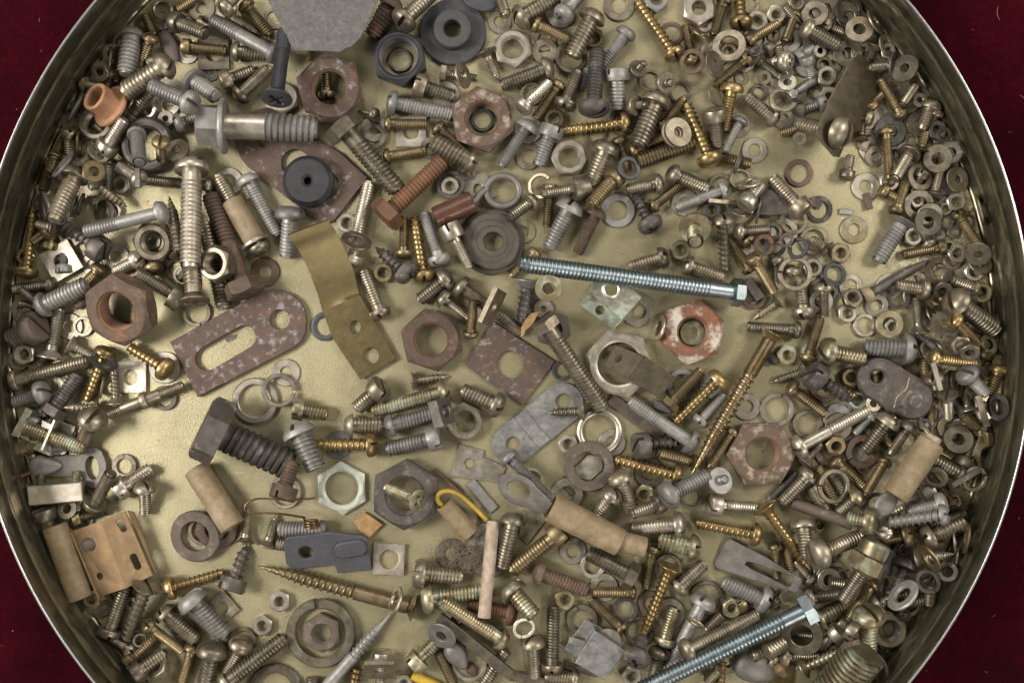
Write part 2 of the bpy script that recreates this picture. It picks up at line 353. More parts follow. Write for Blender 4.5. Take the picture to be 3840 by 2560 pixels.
def thread_mesh(r, L, p, coarse=False, pt=0.0, plain=0.0, shank=True):
    """shaft from z=0 down to z=-L: plain shank first, then a helical thread, optional point"""
    N = 14
    def tap(z):
        u = (-z)/L
        if not pt: return np.where(u > .97, 1-(u-.97)*6, 1.0)
        return np.clip(np.where(u > 1-pt, 1-(u-(1-pt))/pt*.9, 1.0), .08, 1)
    core = .72 if coarse else .84
    prof = [core, core, 1.0, .97] if coarse else ([.87, .88, 1.0, 1.0] if r > 58 else [core, 1.0])
    hs = [0, .50, .68, .84] if coarse else ([0, .12, .36, .80] if r > 58 else [0, .5])
    Lp = L*plain; nt = max(2, int((L-Lp)/p)); k = len(prof)
    V = []; F = []; J = (nt+1)*k
    for j in range(J):
        b = hs[j % k]*p+(j//k)*p
        for i in range(N):
            z = -(Lp+b+(i/N-1)*p); z = min(-Lp, max(-L, z))
            rr = r*prof[j % k]*float(tap(np.float64(z))); a = 2*math.pi*i/N
            V.append((rr*math.cos(a), rr*math.sin(a), z))
    for j in range(J-1):
        for i in range(N):
            if i < N-1: F.append((j*N+i, (j+1)*N+i, (j+1)*N+i+1, j*N+i+1))
            elif j+k+1 < J: F.append((j*N+i, (j+1)*N+i, (j+1+k)*N, (j+k)*N))
    cr = r*(core+.02); zs = np.linspace(0, L, 9); C = [circ(cr*float(tap(np.float64(-z))), -z, N) for z in zs]
    C.append(circ(cr*float(tap(np.float64(-L)))*.7, -L-.05*r, N))
    out = [(V, F), rings(C[::-1], True, False, True, True)]
    if plain and shank:
        out.append(lathe([(r*.8,-Lp-.12*r),(r*.93,-Lp),(r*.93,0)], 18))
    return join(*out)
def cut_slot(prof, N=32, kind='slot', w=.15, depth=.52, l=.62):
    """unit head (radius 1, z 0..1) with a slot or cross recess pressed into its top"""
    import bmesh
    V, F = lathe(prof, N); bm = bmesh.new()
    vs = [bm.verts.new(v) for v in V]; [bm.faces.new([vs[i] for i in f]) for f in F]
    bmesh.ops.remove_doubles(bm, verts=bm.verts, dist=2e-3)
    def cut(axis, d):
        n = [0,0,0]; n[axis] = 1; c = [0,0,0]; c[axis] = d
        bmesh.ops.bisect_plane(bm, geom=bm.verts[:]+bm.edges[:]+bm.faces[:], plane_co=c, plane_no=n, dist=1e-5)
    for s in (-1, 1):
        cut(0, s*w); cut(0, s*w*.86)
        if kind == 'cross':
            cut(1, s*w); cut(1, s*w*.86); cut(0, s*l); cut(1, s*l); cut(0, s*l*.92); cut(1, s*l*.92)
    for v in bm.verts:
        x, y, z = v.co; inn = abs(x) <= w*.87
        if kind == 'cross':
            inn = (abs(x) <= w*.87 and abs(y) <= l*.93) or (abs(y) <= w*.87 and abs(x) <= l*.93)
        if inn and z > depth:
            v.co.z = depth if kind == 'slot' else min(z, depth+.3*max(abs(x), abs(y)))
    bm.verts.index_update()
    out = (np.array([v.co[:] for v in bm.verts]), [tuple(v.index for v in f.verts) for f in bm.faces]); bm.free(); return out
PAN = [(.55,0),(.97,0),(1,.06),(1,.30),(.96,.55),(.85,.78),(.62,.93),(.32,.99),(.02,1)]
DOME = [(.55,0),(.97,0),(1,.05),(.985,.22),(.92,.45),(.78,.69),(.56,.87),(.28,.97),(.02,1)]
CHEESE = [(.5,0),(.97,0),(1,.05),(1,.86),(.95,.96),(.85,1),(.02,1)]
CSK = [(.40,-.05),(.42,0),(.96,.72),(1,.76),(1,.84),(.82,.93),(.5,.985),(.02,1)]
HEADS = {'p': cut_slot(PAN), 'd': cut_slot(DOME, w=.14, depth=.5), 'c': cut_slot(CHEESE, w=.13, depth=.5), 'k': cut_slot(CSK, w=.13, depth=.72),
         'x': cut_slot(PAN, kind='cross', w=.16, depth=.45, l=.55), 'kx': cut_slot(CSK, kind='cross', w=.16, depth=.6, l=.6)}
def head_mesh(kind, r, hh):
    if kind == 'h':
        rf = polyr(6); N = 48; th = np.arange(N)*2*math.pi/N; hr = r*rf(th); ap = r*math.cos(math.pi/6)
        top = np.stack([hr*np.cos(th), hr*np.sin(th), hh-(hr-ap*.95)*.6], 1)
        return rings([circ(ap*.9, 0, N), circ(1, .5, N, rf)*[r,r,1], top, circ(ap*.93, hh, N)], True, False, True, True)
    V, F = HEADS[kind]; return np.asarray(V)*[r, r, hh], F

# ------------------------------------------------------------------ resting height: a height map of what already lies in the tin
CELL = 12.0; GX = int(9600/CELL); GY = int(7200/CELL)
hm = np.zeros((GY, GX))
FOOT = 4530.0; TCX, TCY = 4614-CX, CY-3145   # tin axis in world plan units
def cells(x, y):
    return np.clip(((y+3600)/CELL).astype(int), 0, GY-1), np.clip(((x+4800)/CELL).astype(int), 0, GX-1)
def wxy(gx, gy, z): s = (HC-z)/HC; return (gx-CX)*s, (CY-gy)*s
def keep_in(x, y, R):
    d = math.hypot(x-TCX, y-TCY)
    if d > R: return TCX+(x-TCX)*R/d, TCY+(y-TCY)*R/d
    return x, y
def pct(c, q=.965): return float(np.sort(c)[min(len(c)-1, int(q*len(c)))])
def settle_axis(g0, g1, prof, e=None, zc=None):
    """g0 head end, g1 tip in the picture plan; prof(u)=radius along it. Returns two world end points."""
    z0 = z1 = float(prof(np.array([.5]))[0])
    for it in range(4):
        a = np.array(wxy(*g0, z0)); b = np.array(wxy(*g1, z1))
        rm = float(max(prof(np.linspace(0,1,9))))*.8
        mid = (a+b)/2
        for P in (a, b):
            q = keep_in(*P, FOOT-rm*.5); d = np.array(q)-P; a = a+d; b = b+d
        Lp = max(20.0, np.linalg.norm(b-a)); n = max(6, int(Lp/9)); u = np.linspace(0, 1, n); r = prof(u)
        v = np.linspace(-.95, .95, max(7, int(2*float(r.max())/CELL)))
        ax = (b-a)/Lp; nx = np.array([-ax[1], ax[0]])
        X = a[0]+ax[0]*u[:,None]*Lp+nx[0]*v*r[:,None]; Y = a[1]+ax[1]*u[:,None]*Lp+nx[1]*v*r[:,None]
        iy, ix = cells(X, Y); prot = r[:,None]*np.sqrt(1-v**2)
        c = (hm[iy, ix]+prot); uu = np.repeat(u[:,None], len(v), 1)
        if zc is not None:
            dz = Lp*math.tan(math.radians(e or 0)); z0 = zc+dz/2; z1 = zc-dz/2; continue
        if e:
            dz = -Lp*math.tan(math.radians(e)); off = pct((c-dz*(uu-.5)).ravel(), .985 if abs(e) < 30 else 1)
            z0, z1 = off-dz*.5, off+dz*.5
        else:
            best = None
            for m in np.linspace(-.42, .42, 29)*Lp:
                off = pct((c-m*(uu-.5)).ravel()); cost = off+abs(m)*.02
                if best is None or cost < best[0]: best = (cost, off-m*.5, off+m*.5)
            z0, z1 = best[1], best[2]
    top = (z0+(z1-z0)*u)[:,None]+prot
    np.maximum.at(hm, (iy.ravel(), ix.ravel()), np.minimum(top, 620).ravel())
    return np.array([a[0], a[1], z0]), np.array([b[0], b[1], z1])
def settle_flat(gx, gy, fp, tref, R, tilt=True, fixed=None):
    """fp: arrays x, y, bottom, top (local). tref: local height of the part seen at (gx, gy). Returns a 4x4 in plan units."""
    x, y, bo, tp = fp; z = 0.0; res = None
    for it in range(3):
        cx, cy = wxy(gx, gy, z+tref); cx, cy = keep_in(cx, cy, FOOT-R)
        cand = []
        if fixed is not None: cand = [fixed, (-fixed[0], -fixed[1])]
        elif tilt:
            cand = [(0,0)]
            for g in (.06,.12,.19,.27,.36):
                cand += [(g*math.cos(a), g*math.sin(a)) for a in np.arange(12)*math.pi/6]
        else: cand = [(0,0)]
        best = None
        for gxx, gyy in cand:
            g = math.hypot(gxx, gyy); q = 1/math.sqrt(1+g*g)
            if g > 1e-6:   # foreshorten the footprint along the slope
                ux, uy = gxx/g, gyy/g; s = x*ux+y*uy; X = x+ux*s*(q-1); Y = y+uy*s*(q-1); dz = g*s*q
            else: X, Y, dz = x, y, np.zeros_like(x)
            iy, ix = cells(cx+X, cy+Y)
            off = pct(hm[iy, ix]-dz-bo, .97 if tilt and fixed is None else (.985 if fixed is None else .995))
            cost = off+g*40
            if best is None or cost < best[0]: best = (cost, off, gxx, gyy, iy, ix, dz)
        res = best; z = max(0.0, best[1]); 
    off, gxx, gyy, iy, ix, dz = res[1:]
    off = max(off, 0.0) if fixed is None else off
    np.maximum.at(hm, (iy, ix), np.minimum(off+dz+tp, 620))
    g = math.hypot(gxx, gyy); M = np.eye(4)
    if g > 1e-6:
        q = 1/math.sqrt(1+g*g); d = np.array([gxx/g, gyy/g, 0]); nrm = np.array([-gxx*q, -gyy*q, q]); t1 = np.array([d[0]*q, d[1]*q, g*q]); t2 = np.cross(nrm, t1)
        B = np.stack([d, np.array([-d[1], d[0], 0]), np.array([0,0,1.])], 1); C = np.stack([t1, t2, nrm], 1)
        M[:3,:3] = C@B.T
    M[:3,3] = (cx, cy, off); return M
def mat4(M):
    A = np.array(M, float).copy(); A[:3,3] *= U; return Matrix(A.tolist())
def rotz(a):
    c, s = math.cos(a), math.sin(a); return np.array([[c,-s,0,0],[s,c,0,0],[0,0,1,0],[0,0,0,1.]])
def disc_fp(R, ri, t, n=None):
    s = CELL*.8; k = np.arange(-R, R+s, s); X, Y = np.meshgrid(k, k); d = np.hypot(X, Y); m = (d <= R) & (d >= ri*.9)
    x, y = X[m], Y[m]; return x, y, np.zeros_like(x), np.zeros_like(x)+t
def poly_fp(outline, t, holes=(), zf=None):
    P = np.array(outline); s = CELL; X, Y = np.meshgrid(np.arange(P[:,0].min(), P[:,0].max()+s, s), np.arange(P[:,1].min(), P[:,1].max()+s, s))
    def inside(L):
        m = np.zeros(X.shape, bool); n = len(L)
        for i in range(n):
            (x0,y0),(x1,y1) = L[i], L[(i+1)%n]
            c = ((y0 > Y) != (y1 > Y)); m ^= c & (X < (x1-x0)*(Y-y0)/((y1-y0) or 1e-9)+x0)
        return m
    m = inside(list(outline))
    for h in holes: m &= ~inside(list(h))
    x, y = X[m], Y[m]; z = np.zeros_like(x) if zf is None else np.array([zf(a, b) for a, b in zip(x, y)])
    return x, y, z, z+t
def line_fp(p0, p1, r, z0, z1):
    p0 = np.array(p0[:2], float); p1 = np.array(p1[:2], float); L = np.linalg.norm(p1-p0); d = (p1-p0)/L; n = np.array([-d[1], d[0]])
    u, v = np.meshgrid(np.linspace(0, L, max(4, int(L/9))), np.linspace(-.95*r, .95*r, max(5, int(2*r/9)))); u = u.ravel(); v = v.ravel(); q = r-np.sqrt(r*r-v*v)
    return p0[0]+d[0]*u+n[0]*v, p0[1]+d[1]*u+n[1]*v, z0+q, z1-q
def join_fp(*f): return tuple(np.concatenate([q[i] for q in f]) for i in range(4))

THINGS = []     # every thing that lies in the tin: object, plan position, words for its label
LAND = []       # landmarks: (phrase, plan x, plan y, reach)
def register(o, gx, gy, kind, colour, cat, size, pose='', group=None, label=None, reach=120):
    THINGS.append(dict(o=o, x=gx, y=gy, kind=kind, colour=colour, size=size, pose=pose, label=label, reach=reach))
    o['category'] = cat
    if group: o['group'] = group
COLOUR = dict(z='grey zinc', s='dull steel', n='pale nickel', b='dull brass', y='yellow brass', r='rusty brown', o='orange rusted', d='dark grey', k='black', u='shiny blue',
              c='yellowish plated', m='brown oxidised', p='flaking rusty', v='greenish weathered', w='brassy', t='tan', e='dirty white', Y='yellow', f='wooden', C='copper', L='leaden', R='rust purple', q='crusted rusty')
KIND = {'p': ('slotted_pan_head_screw', 'pan head screw'), 'd': ('slotted_round_head_screw', 'round head screw'), 'c': ('slotted_cheese_head_screw', 'cheese head screw'),
        'k': ('slotted_countersunk_screw', 'countersunk screw'), 'x': ('cross_recess_screw', 'cross recess screw'), 'kx': ('cross_recess_countersunk_screw', 'cross recess countersunk screw'),
        'h': ('hex_head_bolt', 'hex head bolt'), 'n': ('threaded_stud', 'threaded stud')}
DIRS = ['right', 'lower right', 'down', 'lower left', 'left', 'upper left', 'up', 'upper right']
def sector(dx, dy): return int(round(math.degrees(math.atan2(dy, dx))/45)) % 8     # plan y runs down

def screw(kind, m, hx, hy, tx, ty, sw, hd, o):
    co = bool(o.get('co')); pt = .30 if o.get('pt') else 0.0; e = o.get('e'); th = o.get('th')
    r = sw/2; rh = hd/2
    hh = o.get('hh') or {'p': .40, 'd': .40, 'c': .50, 'x': .42, 'h': .36, 'n': 0}.get(kind, 0)*hd
    if kind in ('k', 'kx'): hh = (hd-sw)*.5+hd*.10
    Lp = math.hypot(hx-tx, hy-ty)
    hf = min(.8, hh*math.cos(math.radians(e or 0))/Lp)
    fl = o.get('fl')
    def prof(u):
        out = np.where(u < hf, rh if kind not in ('k','kx') else rh-(rh-r)*u/max(hf, .01), r)
        if pt: out = np.where(u > .7, r*(1-(u-.7)/.3*.85), out)
        if fl: out = np.where((u > hf*.8) & (u < hf*1.15), fl/2, out)
        return out
    ze = None if e is None else e
    a, b = settle_axis((hx, hy), (tx, ty), prof, ze, o.get('zc'))
    zs = (HC-(a[2]+b[2])/2)/HC; r *= zs; rh *= zs; hh *= zs
    d = a-b; L = np.linalg.norm(d); d /= L
    sl = max(.25*L, L-hh)
    origin = b+d*sl
    roll = o.get('roll', random.uniform(0, math.pi) if kind != 'h' else random.choice((0, .3, .5)))
    M = frame(d, roll); M[:3,3] = origin
    nm, words = KIND[kind]
    if pt: nm = 'pointed_'+nm; words = 'pointed '+words
    root = empty(nm, mat4(M))
    p = max(.215*sw, 20) if not co else max(.42*sw, 36)
    if o.get('pit'): p = o['pit']
    obj('threaded_shank', thread_mesh(r, sl, p, co, pt, 1-th if th else (.12 if kind != 'n' and not co else .0), not th), m, root, sharp=34 if not co else 50)
    if th: obj('plain_shank', lathe([(r*.8,-sl*(1-th)-.12*r),(r*.93,-sl*(1-th)),(r*.93,0)], 24), o.get('pm', m), root)
    if hh: obj('head', head_mesh(kind, rh, hh), o.get('hm', m), root)
    if fl: obj('flange', lathe([(r,-hd*.05),(fl/2*zs-8,-hd*.05),(fl/2*zs,0),(fl/2*zs-6,hd*.05),(rh*.95,hd*.11)], 36), m, root)
    size = 'long' if Lp > 560 else ('short' if Lp < 330 else '')
    if sw >= 160: size = 'thick'
    elif sw <= 82: size = 'thin'
    s = sector(tx-hx, ty-hy)
    up = e is not None and abs(e) >= 40
    pose = ('standing '+('head' if e > 0 else 'tip')+' up') if up else 'tip '+DIRS[s]
    if not hh: pose = 'lying '+['level','falling rightward','upright','rising rightward'][s % 4]
    register(root, (hx+tx)/2, (hy+ty)/2, words, COLOUR.get(m, ''), 'bolt' if kind == 'h' else ('threaded stud' if kind == 'n' else 'screw'), size, pose,
             'loose screws and bolts in the tin', reach=Lp/2)
    return root

def ring_piece(typ, m, cx, cy, od, idd, o):
    R = od/2; ri = idd/2; a = -math.radians(o.get('a', 0 if typ != 'n' else random.uniform(0, 60))); q = o.get('q')
    if typ == 'w':
        t = o.get('t', max(14, min(34, od*.085))); me = washer_mesh(R, ri, t, o.get('rd')); nm, words = ('flat_washer', 'flat washer') if not o.get('rd') else ('thick_ring', 'thick ring')
    elif typ == 'l':
        t = o.get('t', max(20, od*.12)); me = split_mesh(R, ri, t, -o.get('ga', 0), o.get('gw', 7)); nm, words = 'split_lock_washer', 'split lock washer'
        a = 0 if not q else a
    elif typ == 'n':
        t = o.get('t', od*.36); me = nut_mesh(R, ri, t); nm, words = 'hex_nut', 'hex nut'
    else:
        t = o.get('t', max(20, od*.13)); R = od/math.sqrt(2); me = nut_mesh(R, ri, t, 4, zig=False); a += math.pi/4; nm, words = 'square_nut', 'square plate nut'
    fixed = None
    if q:
        a0 = -math.radians(o.get('a', 0)); g = min(4.5, math.sqrt(1-q*q)/q); fixed = (-math.sin(a0)*g, math.cos(a0)*g)
    Rf = R if typ in 'wl' else R*.88
    M = settle_flat(cx, cy, disc_fp(Rf, ri, t), t, Rf*(q or 1)*.9, True, fixed)
    s = (HC-M[2,3]-t)/HC
    V, F = me; V = np.asarray(V)*[s, s, 1]
    ob = obj(nm, (V, F), m); ob.matrix_world = mat4(M@rotz(a))
    if typ == 'n' and m in 'rRpq':      # fresher orange rust on the threads of the rusty nuts
        ob.data.materials.append(MATS['o']); k = 2*max(2, int(t/18))*48
        for pl in ob.data.polygons: pl.material_index = 1 if pl.index < k else 0
    size = 'tiny' if od < 175 else ('small' if od < 235 else ('medium' if od < 300 else 'large'))
    pose = 'standing on edge' if q and q < .5 else ('leaning' if q and q < .85 else 'lying flat')
    register(ob, cx, cy, words, COLOUR.get(m, ''), 'nut' if typ in 'nq' else 'washer', size, pose, 'loose nuts in the tin' if typ in 'nq' else 'loose washers in the tin', reach=R)
    return ob
def local(g, c): return [(x-c[0], c[1]-y) for x, y in g]
def flat_thing(nm, m, pts, t, holes=(), words=None, colour=None, cat='scrap', label=None, tilt=True, size='', ch=None):
    c = np.mean(np.array(pts), 0); P = local(pts, c); Hs = [local(h, c) for h in holes]
    R = max(math.hypot(x, y) for x, y in P)*.75
    M = settle_flat(c[0], c[1], poly_fp(P, t, Hs), t, R, tilt); s = (HC-M[2,3]-t)/HC
    V, F = plate(P, Hs, t, min(5, t*.3) if ch is None else ch); V = np.asarray(V)*[s, s, 1]
    ob = obj(nm, (V, F), m, sharp=40); ob.matrix_world = mat4(M)
    register(ob, c[0], c[1], words or nm.replace('_', ' '), COLOUR.get(m, '') if colour is None else colour, cat, size, '', label=label, reach=R)
    return ob
def assembly(nm, gx, gy, fp, parts, tref, R, cat, label, tilt=False, words=''):
    """parts: (name, VF local, material, parent index or None)"""
    M = settle_flat(gx, gy, fp, tref, R, tilt); s = (HC-M[2,3]-tref)/HC
    M2 = M.copy(); M2[:3,:3] = M[:3,:3]*s
    root = empty(nm, mat4(M2)); made = []
    for pn, vf, m, pa in parts:
        made.append(obj(pn, vf, m, root if pa is None else made[pa], sharp=38))
    register(root, gx, gy, words, '', cat, '', label=label, reach=R); return root

